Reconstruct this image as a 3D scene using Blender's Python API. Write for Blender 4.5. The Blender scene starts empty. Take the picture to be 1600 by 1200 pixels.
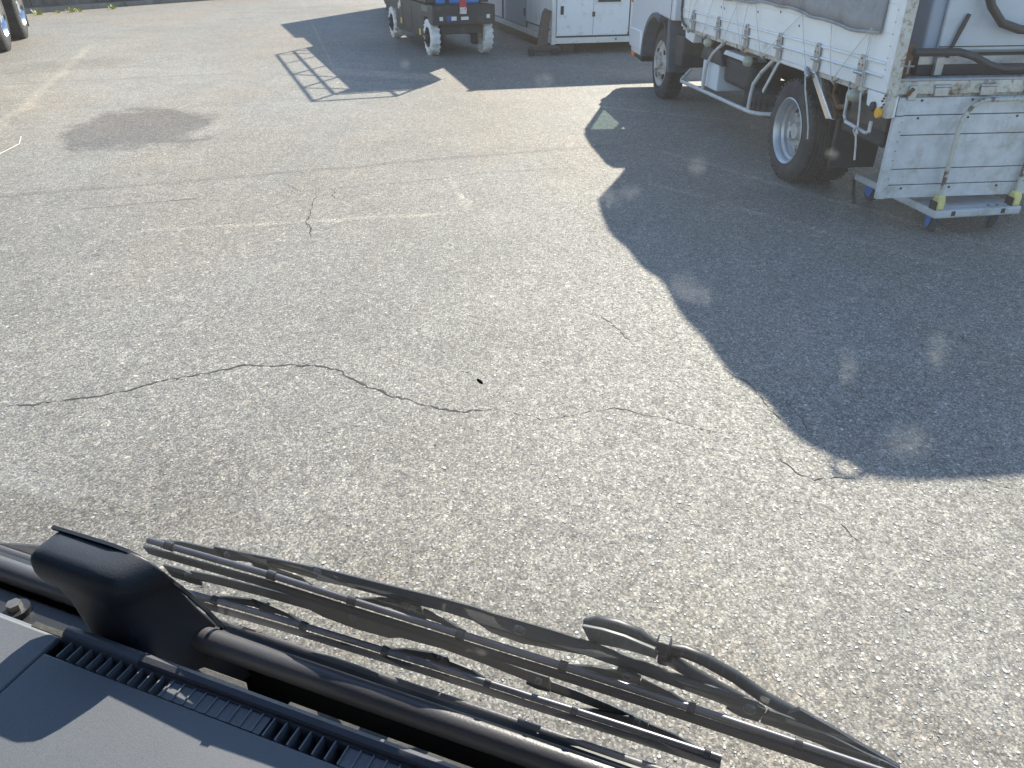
import bpy, bmesh, math, random
from mathutils import Vector, Matrix, Euler
R = math.radians
random.seed(7)
scene = bpy.context.scene
COL = scene.collection

# ------------------------------------------------------------------ camera
H = 1.62
PITCH = R(29.876)
F_PX = 1222.0                      # focal length for a 1600 px wide picture
cam_data = bpy.data.cameras.new('camera'); cam = bpy.data.objects.new('camera', cam_data)
COL.objects.link(cam)
cam.location = (0, 0, H); cam.rotation_euler = (math.pi/2 - PITCH, 0, 0)
cam_data.sensor_width = 36; cam_data.lens = 36*F_PX/1600
cam_data.clip_start = 0.02; cam_data.clip_end = 600
scene.camera = cam

# ------------------------------------------------------------------ sky and sun
SUN_EL, SUN_AZ = R(36), R(19.0)     # azimuth measured clockwise from +Y
world = bpy.data.worlds.new('World'); scene.world = world; world.use_nodes = True
wn = world.node_tree.nodes; wl = world.node_tree.links
bgn = wn['Background']; sky = wn.new('ShaderNodeTexSky'); sky.sky_type = 'NISHITA'
sky.sun_disc = False; sky.sun_elevation = SUN_EL; sky.sun_rotation = SUN_AZ
sky.air_density = 1.0; sky.dust_density = .25; sky.ozone_density = 2.2
wl.new(sky.outputs[0], bgn.inputs[0]); bgn.inputs[1].default_value = 0.13
sun_data = bpy.data.lights.new('sun', 'SUN'); sun = bpy.data.objects.new('sun', sun_data)
COL.objects.link(sun)
sun_data.energy = 4.9; sun_data.angle = R(0.53); sun_data.color = (1.0, 0.915, 0.79)
sdir = Vector((math.sin(SUN_AZ)*math.cos(SUN_EL), math.cos(SUN_AZ)*math.cos(SUN_EL), math.sin(SUN_EL)))
sun.rotation_euler = sdir.to_track_quat('Z', 'Y').to_euler()
sun.location = (20, 60, 45)
vs = scene.view_settings
vs.view_transform = 'Standard'; vs.look = 'None'; vs.gamma = 1; vs.use_curve_mapping = False
vs.exposure = 1.15
scene.cycles.use_denoising = True
scene.cycles.use_adaptive_sampling = True; scene.cycles.adaptive_threshold = .015
scene.cycles.max_bounces = 5; scene.cycles.diffuse_bounces = 2; scene.cycles.glossy_bounces = 3; scene.cycles.transmission_bounces = 3; scene.cycles.transparent_max_bounces = 12

# ------------------------------------------------------------------ materials
def rgb(*c):
    return (*c, 1.0)

def mat(name, color, rough=.5, metal=0.0, var=.12, vscale=6.0, dirt=None, dscale=3.0, dcut=(.52, .72),
        bump=0.0, bscale=80.0, spec=.5, coat=0.0, stretch=(1, 1, 1), grime=None):
    """painted / plastic / metal surface: base colour with soft variation, optional dirt or rust patches, fine relief"""
    m = bpy.data.materials.new(name); m.use_nodes = True
    n = m.node_tree.nodes; l = m.node_tree.links
    b = n['Principled BSDF']
    b.inputs['Roughness'].default_value = rough; b.inputs['Metallic'].default_value = metal
    b.inputs['Specular IOR Level'].default_value = spec; b.inputs['Coat Weight'].default_value = coat
    tc = n.new('ShaderNodeTexCoord'); mp = n.new('ShaderNodeMapping'); mp.inputs['Scale'].default_value = stretch
    l.new(tc.outputs['Object'], mp.inputs[0])
    nz = n.new('ShaderNodeTexNoise'); nz.inputs['Scale'].default_value = vscale
    nz.inputs['Detail'].default_value = 6; nz.inputs['Roughness'].default_value = .65
    l.new(mp.outputs[0], nz.inputs['Vector'])
    ra = n.new('ShaderNodeMapRange'); ra.inputs[1].default_value = .3; ra.inputs[2].default_value = .7
    ra.inputs[3].default_value = 1-var; ra.inputs[4].default_value = 1+var
    l.new(nz.outputs[0], ra.inputs[0])
    mul = n.new('ShaderNodeMix'); mul.data_type = 'RGBA'; mul.blend_type = 'MULTIPLY'; mul.inputs[0].default_value = 1
    mul.inputs[6].default_value = rgb(*color); l.new(ra.outputs[0], mul.inputs[7])
    out = mul.outputs[2]
    for k, layer in enumerate((dirt, grime)):
        if layer is None: continue
        dn = n.new('ShaderNodeTexNoise'); dn.inputs['Scale'].default_value = dscale*(1+2.3*k)
        dn.inputs['Detail'].default_value = 9; dn.inputs['Roughness'].default_value = .7
        ad = n.new('ShaderNodeVectorMath'); ad.operation = 'ADD'; ad.inputs[1].default_value = (3.1+k*5, 1.7, 9.2)
        l.new(mp.outputs[0], ad.inputs[0]); l.new(ad.outputs[0], dn.inputs['Vector'])
        dr = n.new('ShaderNodeMapRange'); dr.inputs[1].default_value = dcut[0]; dr.inputs[2].default_value = dcut[1]
        l.new(dn.outputs[0], dr.inputs[0])
        dm = n.new('ShaderNodeMix'); dm.data_type = 'RGBA'
        l.new(dr.outputs[0], dm.inputs[0]); l.new(out, dm.inputs[6]); dm.inputs[7].default_value = rgb(*layer)
        out = dm.outputs[2]
    l.new(out, b.inputs['Base Color'])
    rr = n.new('ShaderNodeMapRange'); rr.inputs[3].default_value = max(.03, rough-.08); rr.inputs[4].default_value = min(1, rough+.1)
    l.new(nz.outputs[0], rr.inputs[0]); l.new(rr.outputs[0], b.inputs['Roughness'])
    if bump:
        bn = n.new('ShaderNodeTexNoise'); bn.inputs['Scale'].default_value = bscale; bn.inputs['Detail'].default_value = 4
        l.new(mp.outputs[0], bn.inputs['Vector'])
        bp = n.new('ShaderNodeBump'); bp.inputs['Strength'].default_value = bump; bp.inputs['Distance'].default_value = .002
        l.new(bn.outputs[0], bp.inputs['Height']); l.new(bp.outputs[0], b.inputs['Normal'])
    return m

M = {}
M['white_paint'] = mat('white_paint', (.82, .83, .83), .38, var=.05, vscale=2.5, dirt=(.46, .43, .38), dscale=3.2, dcut=(.56, .82), grime=(.36, .34, .31), coat=.25)
M['cab_paint'] = mat('cab_paint', (.74, .77, .80), .3, var=.03, vscale=1.5, dirt=(.5, .5, .48), dscale=2.2, dcut=(.6, .9), coat=.5)
M['aluminium'] = mat('aluminium', (.86, .86, .84), .42, .0, var=.04, vscale=5, dirt=(.72, .69, .63), dscale=3.5, dcut=(.5, .8), bump=.25, bscale=30, stretch=(1, .35, 1))
M['old_aluminium'] = mat('old_aluminium', (.56, .58, .60), .5, .2, var=.16, vscale=14, dirt=(.34, .30, .26), dscale=5, dcut=(.52, .74), grime=(.62, .64, .66), bump=.5, bscale=45)
M['rusty_white'] = mat('rusty_white', (.58, .55, .48), .6, var=.15, vscale=9, dirt=(.17, .10, .055), dscale=9, dcut=(.53, .62), grime=(.33, .28, .2), bump=.3)
M['galvanised'] = mat('galvanised', (.45, .46, .47), .42, .7, var=.15, vscale=30, dirt=(.3, .27, .23), dscale=9)
M['pipe_white'] = mat('pipe_white', (.55, .55, .53), .45, .1, var=.12, vscale=14, dirt=(.23, .12, .07), dscale=11, dcut=(.6, .68))
M['chassis'] = mat('chassis', (.030, .032, .036), .65, var=.3, vscale=7, dirt=(.075, .068, .06), dscale=5)
M['black_plastic'] = mat('black_plastic', (.022, .024, .028), .48, var=.2, vscale=20, dirt=(.06, .058, .055), dscale=8, bump=.25, bscale=500)
M['mudflap'] = mat('mudflap', (.085, .10, .125), .6, var=.25, vscale=8, dirt=(.16, .15, .14), dscale=7)
M['tyre'] = mat('tyre', (.030, .031, .033), .78, var=.25, vscale=10, dirt=(.085, .078, .068), dscale=6, dcut=(.45, .75), bump=.3, bscale=120)
M['rim_silver'] = mat('rim_silver', (.50, .51, .52), .38, .55, var=.1, vscale=9, dirt=(.24, .21, .18), dscale=6, dcut=(.55, .8))
M['rim_rust'] = mat('rim_rust', (.50, .48, .45), .55, .2, var=.15, vscale=9, dirt=(.20, .115, .065), dscale=5, dcut=(.50, .68))
M['dark_hole'] = mat('dark_hole', (.012, .012, .013), .8, var=.1)
M['rust'] = mat('rust', (.16, .075, .035), .8, var=.35, vscale=25, dirt=(.06, .04, .03), dscale=12, bump=.5)
M['tarp'] = mat('tarp', (.27, .28, .30), .62, var=.25, vscale=5, dirt=(.36, .35, .33), dscale=2.5, bump=.5, bscale=14, grime=(.17, .17, .18))
M['rope'] = mat('rope', (.62, .60, .55), .85, var=.2, vscale=60, bump=.6, bscale=300)
M['lens_clear'] = mat('lens_clear', (.40, .40, .31), .12, var=.1, coat=.6)
M['orange_lens'] = mat('orange_lens', (.85, .22, .02), .25, var=.1, coat=.5)
M['yellow_lens'] = mat('yellow_lens', (.85, .42, .02), .35, var=.06, vscale=30)
M['box_white'] = mat('box_white', (.66, .70, .74), .45, var=.06, vscale=4, dirt=(.4, .38, .35), dscale=4, dcut=(.6, .85))
M['machine_blue'] = mat('machine_blue', (.30, .36, .44), .42, var=.06, vscale=3, dirt=(.24, .25, .27), dscale=4, dcut=(.58, .85))
M['machine_white'] = mat('machine_white', (.52, .56, .60), .45, var=.06, vscale=3, dirt=(.36, .35, .33), dscale=4, dcut=(.55, .85))
M['rubber_hose'] = mat('rubber_hose', (.020, .022, .025), .42, var=.2, vscale=12, dirt=(.06, .058, .055), dscale=6)
M['deck_grey'] = mat('deck_grey', (.50, .52, .53), .5, var=.12, vscale=9, dirt=(.27, .25, .23), dscale=7)
M['caster_blue'] = mat('caster_blue', (.02, .16, .50), .42, var=.15, vscale=15, dirt=(.05, .07, .1), dscale=9)
M['bracket_yellow'] = mat('bracket_yellow', (.72, .64, .24), .5, var=.08, vscale=15, dirt=(.5, .42, .16), dscale=10)
M['lift_black'] = mat('lift_black', (.030, .031, .034), .5, var=.2, vscale=4, dirt=(.075, .068, .06), dscale=5)
M['lift_blue'] = mat('lift_blue', (.04, .22, .58), .35, var=.08, vscale=5)
M['red_cloth'] = mat('red_cloth', (.55, .05, .06), .8, var=.15, vscale=25)
M['white_cloth'] = mat('white_cloth', (.72, .62, .6), .8, var=.12, vscale=25)
M['white_tyre'] = mat('white_tyre', (.80, .79, .77), .75, var=.12, vscale=12, dirt=(.33, .27, .21), dscale=6, dcut=(.48, .74), bump=.3)
M['sticker_white'] = mat('sticker_white', (.72, .72, .7), .5, var=.05)
M['sticker_blue'] = mat('sticker_blue', (.03, .08, .30), .5, var=.05)
M['sticker_yellow'] = mat('sticker_yellow', (.75, .52, .04), .5, var=.05)
M['container'] = mat('container', (.70, .73, .75), .45, var=.05, vscale=2, dirt=(.56, .53, .49), dscale=2.6, dcut=(.55, .85), grime=(.33, .29, .25))
M['container_blue'] = mat('container_blue', (.30, .37, .46), .45, var=.06, vscale=2, dirt=(.3, .32, .34), dscale=3, dcut=(.58, .85))
M['container_trim'] = mat('container_trim', (.62, .62, .59), .5, var=.08, vscale=5, dirt=(.22, .16, .11), dscale=7, dcut=(.58, .72))
M['gasket'] = mat('gasket', (.035, .033, .032), .7)
M['chrome'] = mat('chrome', (.7, .7, .7), .18, 1.0, var=.05)
M['dark_steel'] = mat('dark_steel', (.075, .062, .055), .65, .2, var=.3, vscale=12, dirt=(.15, .085, .05), dscale=9)
M['concrete'] = mat('concrete', (.20, .175, .15), .85, var=.3, vscale=4, dirt=(.075, .062, .05), dscale=1.6, dcut=(.42, .68), bump=.7, bscale=30)
M['kerb_concrete'] = mat('kerb_concrete', (.30, .27, .23), .85, var=.25, vscale=3, dirt=(.15, .12, .095), dscale=2, bump=.6, bscale=30)
M['dash_plastic'] = mat('dash_plastic', (.130, .138, .152), .5, var=.13, vscale=650, dirt=(.165, .172, .184), dscale=2.2, dcut=(.45, .85), bump=.18, bscale=1500)
M['dash_trim'] = mat('dash_trim', (.085, .085, .098), .42, var=.08, vscale=5, bump=.15, bscale=420)
M['slat_grey'] = mat('slat_grey', (.17, .175, .19), .45, var=.06)
M['vent_dark'] = mat('vent_dark', (.006, .006, .007), .8, var=.1)
M['foam'] = mat('foam', (.075, .072, .068), .9, var=.2, vscale=40, bump=.6, bscale=200)
M['housing_black'] = mat('housing_black', (.030, .033, .040), .45, var=.1, vscale=20, bump=.12, bscale=700)
M['bar_black'] = mat('bar_black', (.03, .03, .033), .4, var=.12, vscale=12, bump=.12, bscale=500)
M['tube_black'] = mat('tube_black', (.075, .072, .077), .36, var=.12, vscale=12, bump=.12, bscale=500)
M['well_black'] = mat('well_black', (.010, .011, .013), .6, var=.2, vscale=6)
M['wiper_black'] = mat('wiper_black', (.020, .026, .036), .44, var=.2, vscale=45, dirt=(.042, .050, .062), dscale=26, dcut=(.45, .75), bump=.2, bscale=600)
M['wiper_rod'] = mat('wiper_rod', (.15, .15, .165), .40, .8, var=.12, vscale=60)
M['squeegee'] = mat('squeegee', (.016, .020, .027), .5, var=.15, vscale=40)
M['rivet_steel'] = mat('rivet_steel', (.12, .12, .13), .35, .8, var=.1)
M['bolt'] = mat('bolt', (.24, .22, .19), .4, .7, var=.2, vscale=80)
M['cab_trim'] = mat('cab_trim', (.05, .05, .055), .7, var=.08)
M['own_paint'] = mat('own_paint', (.25, .28, .33), .35, var=.05, coat=.4)
M['weed'] = mat('weed', (.34, .36, .05), .6, var=.3, vscale=20)
M['line_paint'] = None
M['string_white'] = mat('string_white', (.62, .58, .52), .8, var=.15, vscale=30)

def glass_mat(name, tint=(1, 1, 1), dust=0.0, spots=False):
    """thin sheet: clear transmission plus mirror reflection by Fresnel, with a thin film of dust"""
    m = bpy.data.materials.new(name); m.use_nodes = True
    n = m.node_tree.nodes; l = m.node_tree.links; n.remove(n['Principled BSDF']); out = n['Material Output']
    tr = n.new('ShaderNodeBsdfTransparent'); tr.inputs[0].default_value = rgb(*tint)
    gl = n.new('ShaderNodeBsdfGlossy'); gl.inputs['Roughness'].default_value = .01
    ge = n.new('ShaderNodeNewGeometry'); dt = n.new('ShaderNodeVectorMath'); dt.operation = 'DOT_PRODUCT'
    l.new(ge.outputs['Incoming'], dt.inputs[0]); l.new(ge.outputs['Normal'], dt.inputs[1])
    def mt(op, a, b=0.0, c=None):
        x = n.new('ShaderNodeMath'); x.operation = op
        for i, q in enumerate((a, b) if c is None else (a, b, c)):
            if isinstance(q, (int, float)): x.inputs[i].default_value = q
            else: l.new(q, x.inputs[i])
        return x.outputs[0]
    sch = mt('MULTIPLY_ADD', mt('POWER', mt('SUBTRACT', 1.0, mt('ABSOLUTE', dt.outputs['Value'])), 5.0), .90, .075)   # both faces of the pane
    mx = n.new('ShaderNodeMixShader'); l.new(sch, mx.inputs[0]); l.new(tr.outputs[0], mx.inputs[1]); l.new(gl.outputs[0], mx.inputs[2])
    last = mx.outputs[0]
    if dust:
        di = n.new('ShaderNodeBsdfDiffuse'); di.inputs[0].default_value = rgb(.62, .60, .57)
        tl = n.new('ShaderNodeBsdfTranslucent'); tl.inputs[0].default_value = rgb(.62, .60, .57)
        dm = n.new('ShaderNodeMixShader'); dm.inputs[0].default_value = .6
        l.new(di.outputs[0], dm.inputs[1]); l.new(tl.outputs[0], dm.inputs[2])
        tc = n.new('ShaderNodeTexCoord')
        nz = n.new('ShaderNodeTexNoise'); nz.inputs['Scale'].default_value = 7; nz.inputs['Detail'].default_value = 8
        l.new(tc.outputs['Object'], nz.inputs['Vector'])
        r1 = n.new('ShaderNodeMapRange'); r1.inputs[1].default_value = .3; r1.inputs[2].default_value = .75
        r1.inputs[3].default_value = dust*.45; r1.inputs[4].default_value = dust*1.7
        l.new(nz.outputs[0], r1.inputs[0])
        fac = r1.outputs[0]
        if spots:
            vo = n.new('ShaderNodeTexVoronoi'); vo.inputs['Scale'].default_value = 16
            n2 = n.new('ShaderNodeTexNoise'); n2.inputs['Scale'].default_value = 120; n2.inputs['Detail'].default_value = 3
            l.new(tc.outputs['Object'], n2.inputs['Vector'])
            va = n.new('ShaderNodeMix'); va.data_type = 'VECTOR'; va.inputs[0].default_value = .02
            l.new(tc.outputs['Object'], va.inputs[4]); l.new(n2.outputs['Color'], va.inputs[5])
            l.new(va.outputs[1], vo.inputs['Vector'])
            r2 = n.new('ShaderNodeMapRange'); r2.inputs[1].default_value = .13; r2.inputs[2].default_value = .03
            r2.inputs[3].default_value = 0; r2.inputs[4].default_value = 1; l.new(vo.outputs['Distance'], r2.inputs[0])
            sx = n.new('ShaderNodeSeparateColor'); l.new(vo.outputs['Color'], sx.inputs[0])
            gt = n.new('ShaderNodeMath'); gt.operation = 'GREATER_THAN'; gt.inputs[1].default_value = .5; l.new(sx.outputs[0], gt.inputs[0])
            mu = n.new('ShaderNodeMath'); mu.operation = 'MULTIPLY'; l.new(r2.outputs[0], mu.inputs[0]); l.new(gt.outputs[0], mu.inputs[1])
            m3 = n.new('ShaderNodeMath'); m3.operation = 'MULTIPLY_ADD'; m3.inputs[1].default_value = .075; l.new(mu.outputs[0], m3.inputs[0]); l.new(fac, m3.inputs[2])
            fac = m3.outputs[0]
        m2 = n.new('ShaderNodeMixShader'); l.new(fac, m2.inputs[0]); l.new(last, m2.inputs[1]); l.new(dm.outputs[0], m2.inputs[2])
        last = m2.outputs[0]
    l.new(last, out.inputs[0])
    return m
M['windshield'] = glass_mat('windshield_glass', (.93, .96, .95), .02, True)
M['window'] = glass_mat('window_glass', (.82, .88, .86), .02)

def asphalt_mat():
    m = bpy.data.materials.new('worn_asphalt'); m.use_nodes = True
    n = m.node_tree.nodes; l = m.node_tree.links; b = n['Principled BSDF']
    tc = n.new('ShaderNodeTexCoord'); P = tc.outputs['Object']
    def noise(scale, detail=6, rough=.6, off=(0, 0, 0), stretch=None):
        v = P
        mp = n.new('ShaderNodeMapping'); mp.inputs['Location'].default_value = off
        if stretch: mp.inputs['Scale'].default_value = stretch
        l.new(P, mp.inputs[0])
        t = n.new('ShaderNodeTexNoise'); t.inputs['Scale'].default_value = scale; t.inputs['Detail'].default_value = detail
        t.inputs['Roughness'].default_value = rough; l.new(mp.outputs[0], t.inputs['Vector']); return t
    def rng(s, a, b_, c, d):
        r = n.new('ShaderNodeMapRange'); 
        for i, v in enumerate((a, b_, c, d)): r.inputs[i+1].default_value = v
        l.new(s, r.inputs[0]); return r.outputs[0]
    def mix(fac, a, c, mode='MIX'):
        x = n.new('ShaderNodeMix'); x.data_type = 'RGBA'; x.blend_type = mode
        if isinstance(fac, float): x.inputs[0].default_value = fac
        else: l.new(fac, x.inputs[0])
        for s, i in ((a, 6), (c, 7)):
            if isinstance(s, tuple): x.inputs[i].default_value = s
            else: l.new(s, x.inputs[i])
        return x.outputs[2]
    def math_(op, a, c):
        x = n.new('ShaderNodeMath'); x.operation = op
        for s, i in ((a, 0), (c, 1)):
            if isinstance(s, (int, float)): x.inputs[i].default_value = s
            else: l.new(s, x.inputs[i])
        return x.outputs[0]
    # warp so the stones are angular and uneven
    w = noise(45, 1); wv = n.new('ShaderNodeMix'); wv.data_type = 'VECTOR'; wv.inputs[0].default_value = .008
    l.new(P, wv.inputs[4]); l.new(w.outputs['Color'], wv.inputs[5])
    def stones(scale):
        v = n.new('ShaderNodeTexVoronoi'); v.inputs['Scale'].default_value = scale; l.new(wv.outputs[1], v.inputs['Vector'])
        sc_ = n.new('ShaderNodeSeparateColor'); l.new(v.outputs['Color'], sc_.inputs[0])
        return v, v.outputs['Distance'], sc_
    v1, d1, s1 = stones(88)
    v2, d2, s2 = stones(165)
    def ramp(sock, stops):
        r = n.new('ShaderNodeValToRGB'); el = r.color_ramp.elements
        while len(el) > 1: el.remove(el[-1])
        el[0].position = stops[0][0]; el[0].color = rgb(*stops[0][1])
        for p, c in stops[1:]:
            q = el.new(p); q.color = rgb(*c)
        l.new(sock, r.inputs[0]); return r.outputs[0]
    big = ramp(s1.outputs[0], [(0, (.10, .10, .10)), (.35, (.185, .178, .165)), (.6, (.255, .24, .213)), (.8, (.34, .318, .28)), (.92, (.33, .285, .23)), (1, (.62, .59, .54))])
    fine = ramp(s2.outputs[1], [(0, (.135, .13, .121)), (.35, (.205, .197, .183)), (.75, (.30, .288, .264)), (1, (.47, .45, .41))])
    # which coarse cells show a worn stone face
    show = math_('GREATER_THAN', s1.outputs[2], .56)
    edge1 = rng(d1, .62, .48, 0, 1)
    mask = math_('MULTIPLY', show, edge1)
    edge2 = rng(d2, .75, .45, .65, 1)
    finec = mix(1.0, fine, edge2, 'MULTIPLY')
    col = mix(mask, finec, big)
    # broad patches: dust, traffic polish, old repairs
    n1 = noise(.32, 4, .6); n2 = noise(1.7, 5, .65, (4, 9, 0)); n3 = noise(.55, 4, .6, (21, 3, 0), (1, .45, 1))
    col = mix(1.0, col, rng(n1.outputs[0], .32, .68, .90, 1.09), 'MULTIPLY')
    col = mix(1.0, col, rng(n2.outputs[0], .3, .7, .92, 1.08), 'MULTIPLY')
    warm = rng(n3.outputs[0], .45, .7, 0, .5)
    col = mix(warm, col, mix(1.0, col, (1.16, .98, .80, 1), 'MULTIPLY'))
    v3 = n.new('ShaderNodeTexVoronoi'); v3.inputs['Scale'].default_value = 38; l.new(wv.outputs[1], v3.inputs['Vector'])
    s3 = n.new('ShaderNodeSeparateColor'); l.new(v3.outputs['Color'], s3.inputs[0])
    col = mix(1.0, col, ramp(s3.outputs[0], [(0, (.80, .80, .81)), (.2, (.93, .93, .93)), (.75, (1, 1, 1)), (.9, (1.0, .99, .97)), (1, (1, 1, 1))]), 'MULTIPLY')
    lite = rng(s3.outputs[1], .86, .90, 0, .3)
    col = mix(lite, col, mix(1.0, col, (1.75, 1.72, 1.66, 1), 'MULTIPLY'))
    n5 = noise(32, 4, .75, (7, 1, 0))
    col = mix(1.0, col, rng(n5.outputs[0], .32, .68, .88, 1.12), 'MULTIPLY')
    n4 = noise(6.5, 5, .7, (2, 5, 0), (1, .6, 1))
    col = mix(1.0, col, rng(n4.outputs[0], .3, .72, .92, 1.08), 'MULTIPLY')
    # dark oily stain with an irregular outline
    sep = n.new('ShaderNodeSeparateXYZ'); l.new(P, sep.inputs[0])
    def blot(cx, cy, rx, ry, ang, soft, wob, amount, tone, colr):
        mp = n.new('ShaderNodeMapping'); mp.vector_type = 'TEXTURE'
        mp.inputs['Location'].default_value = (cx, cy, 0); mp.inputs['Rotation'].default_value = (0, 0, ang); mp.inputs['Scale'].default_value = (rx, ry, 1)
        l.new(P, mp.inputs[0])
        ln = n.new('ShaderNodeVectorMath'); ln.operation = 'LENGTH'; l.new(mp.outputs[0], ln.inputs[0])
        d = math_('ADD', ln.outputs['Value'], rng(n2.outputs[0], .3, .7, -wob, wob))
        k = rng(d, 1-soft, 1.0, amount, 0)
        return mix(k, colr, mix(1.0, colr, tone, 'MULTIPLY'))
    col = blot(-3.62, 7.80, .74, 1.05, .5, .22, .30, 1.0, (.56, .56, .575, 1), col)
    col = blot(-1.05, 2.0, .75, .35, .1, .9, .5, .4, (.66, .63, .60, 1), col)
    col = blot(-6.2, 12.2, 1.6, .8, .3, .8, .5, .45, (.70, .68, .67, 1), col)
    col = blot(-5.1, 21.0, 2.2, 2.0, .3, .8, .5, .4, (.75, .72, .7, 1), col)
    col = blot(.35, 4.6, .9, .7, .3, .9, .5, .35, (.78, .78, .80, 1), col)
    # old joint lines / scuffs running across the yard
    def line(x0, y0, x1, y1, wid, amount, tone, colr, seed):
        L = math.hypot(x1-x0, y1-y0); ang = math.atan2(y1-y0, x1-x0)
        mp = n.new('ShaderNodeMapping'); mp.vector_type = 'TEXTURE'; mp.inputs['Location'].default_value = ((x0+x1)/2, (y0+y1)/2, 0)
        mp.inputs['Rotation'].default_value = (0, 0, ang); l.new(P, mp.inputs[0])
        s = n.new('ShaderNodeSeparateXYZ'); l.new(mp.outputs[0], s.inputs[0])
        q, q2 = n2, n4
        yy = math_('ADD', s.outputs[1], rng(q.outputs[0], .3, .7, -wid*.6, wid*.6))
        a = rng(math_('ABSOLUTE', yy, 0), wid*.35, wid, 1, 0)
        c = rng(math_('ABSOLUTE', s.outputs[0], 0), L*.42, L*.5, 1, 0)
        k = math_('MULTIPLY', math_('MULTIPLY', a, c), rng(q2.outputs[0], .28, .52, .3*amount, amount))
        return mix(k, colr, mix(1.0, colr, tone, 'MULTIPLY'))
    col = line(-4.6, 6.7, -7.2, 14.6, .10, .8, (1.3, 1.28, 1.22, 1), col, 3)
    col = line(-2.4, 4.75, -.27, 5.15, .045, .8, (1.38, 1.36, 1.32, 1), col, 5)
    col = line(-.27, 5.15, -.5, 6.1, .04, .7, (1.42, 1.4, 1.35, 1), col, 6)
    col = line(1.2, 7.0, 3.0, 4.35, .05, .7, (1.45, 1.4, 1.32, 1), col, 8)
    col = line(1.0, 5.9, 2.6, 4.0, .05, .6, (1.4, 1.35, 1.27, 1), col, 9)
    col = line(.9, 8.9, 2.3, 8.1, .035, .8, (1.5, 1.45, 1.35, 1), col, 10)
    col = line(-4.2, 5.3, 1.2, 7.2, .06, .8, (.70, .70, .72, 1), col, 11)
    col = line(-8.5, 9.6, -3.5, 11.3, .05, .7, (.70, .69, .70, 1), col, 12)
    col = mix(1.0, col, (1.015, 1.0, .965, 1), 'MULTIPLY')
    l.new(col, b.inputs['Base Color'])
    l.new(rng(s1.outputs[1], 0, 1, .5, .85), b.inputs['Roughness'])
    b.inputs['Specular IOR Level'].default_value = .14
    # relief
    h1 = rng(d1, .65, .3, 0, 1); h1 = math_('MULTIPLY', h1, rng(s1.outputs[2], .2, 1, .15, 1))
    h2 = rng(d2, .7, .25, 0, .45)
    hh = math_('ADD', h1, h2)
    bp = n.new('ShaderNodeBump'); bp.inputs['Strength'].default_value = .34; bp.inputs['Distance'].default_value = .003
    l.new(hh, bp.inputs['Height']); l.new(bp.outputs[0], b.inputs['Normal'])
    return m
M['asphalt'] = asphalt_mat()
M['crack'] = mat('crack_dark', (.028, .026, .024), .95, var=.3, vscale=40)

def stone_mat():
    m = bpy.data.materials.new('worn_stone'); m.use_nodes = True
    n = m.node_tree.nodes; l = m.node_tree.links; b = n['Principled BSDF']
    at = n.new('ShaderNodeAttribute'); at.attribute_name = 'tone'
    tc = n.new('ShaderNodeTexCoord'); nz = n.new('ShaderNodeTexNoise'); nz.inputs['Scale'].default_value = 400
    l.new(tc.outputs['Object'], nz.inputs['Vector'])
    r = n.new('ShaderNodeMapRange'); r.inputs[3].default_value = .7; r.inputs[4].default_value = 1.25; l.new(nz.outputs[0], r.inputs[0])
    x = n.new('ShaderNodeMix'); x.data_type = 'RGBA'; x.blend_type = 'MULTIPLY'; x.inputs[0].default_value = 1
    l.new(at.outputs['Color'], x.inputs[6]); l.new(r.outputs[0], x.inputs[7]); l.new(x.outputs[2], b.inputs['Base Color'])
    b.inputs['Roughness'].default_value = .55
    return m
M['stone'] = stone_mat()

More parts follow.
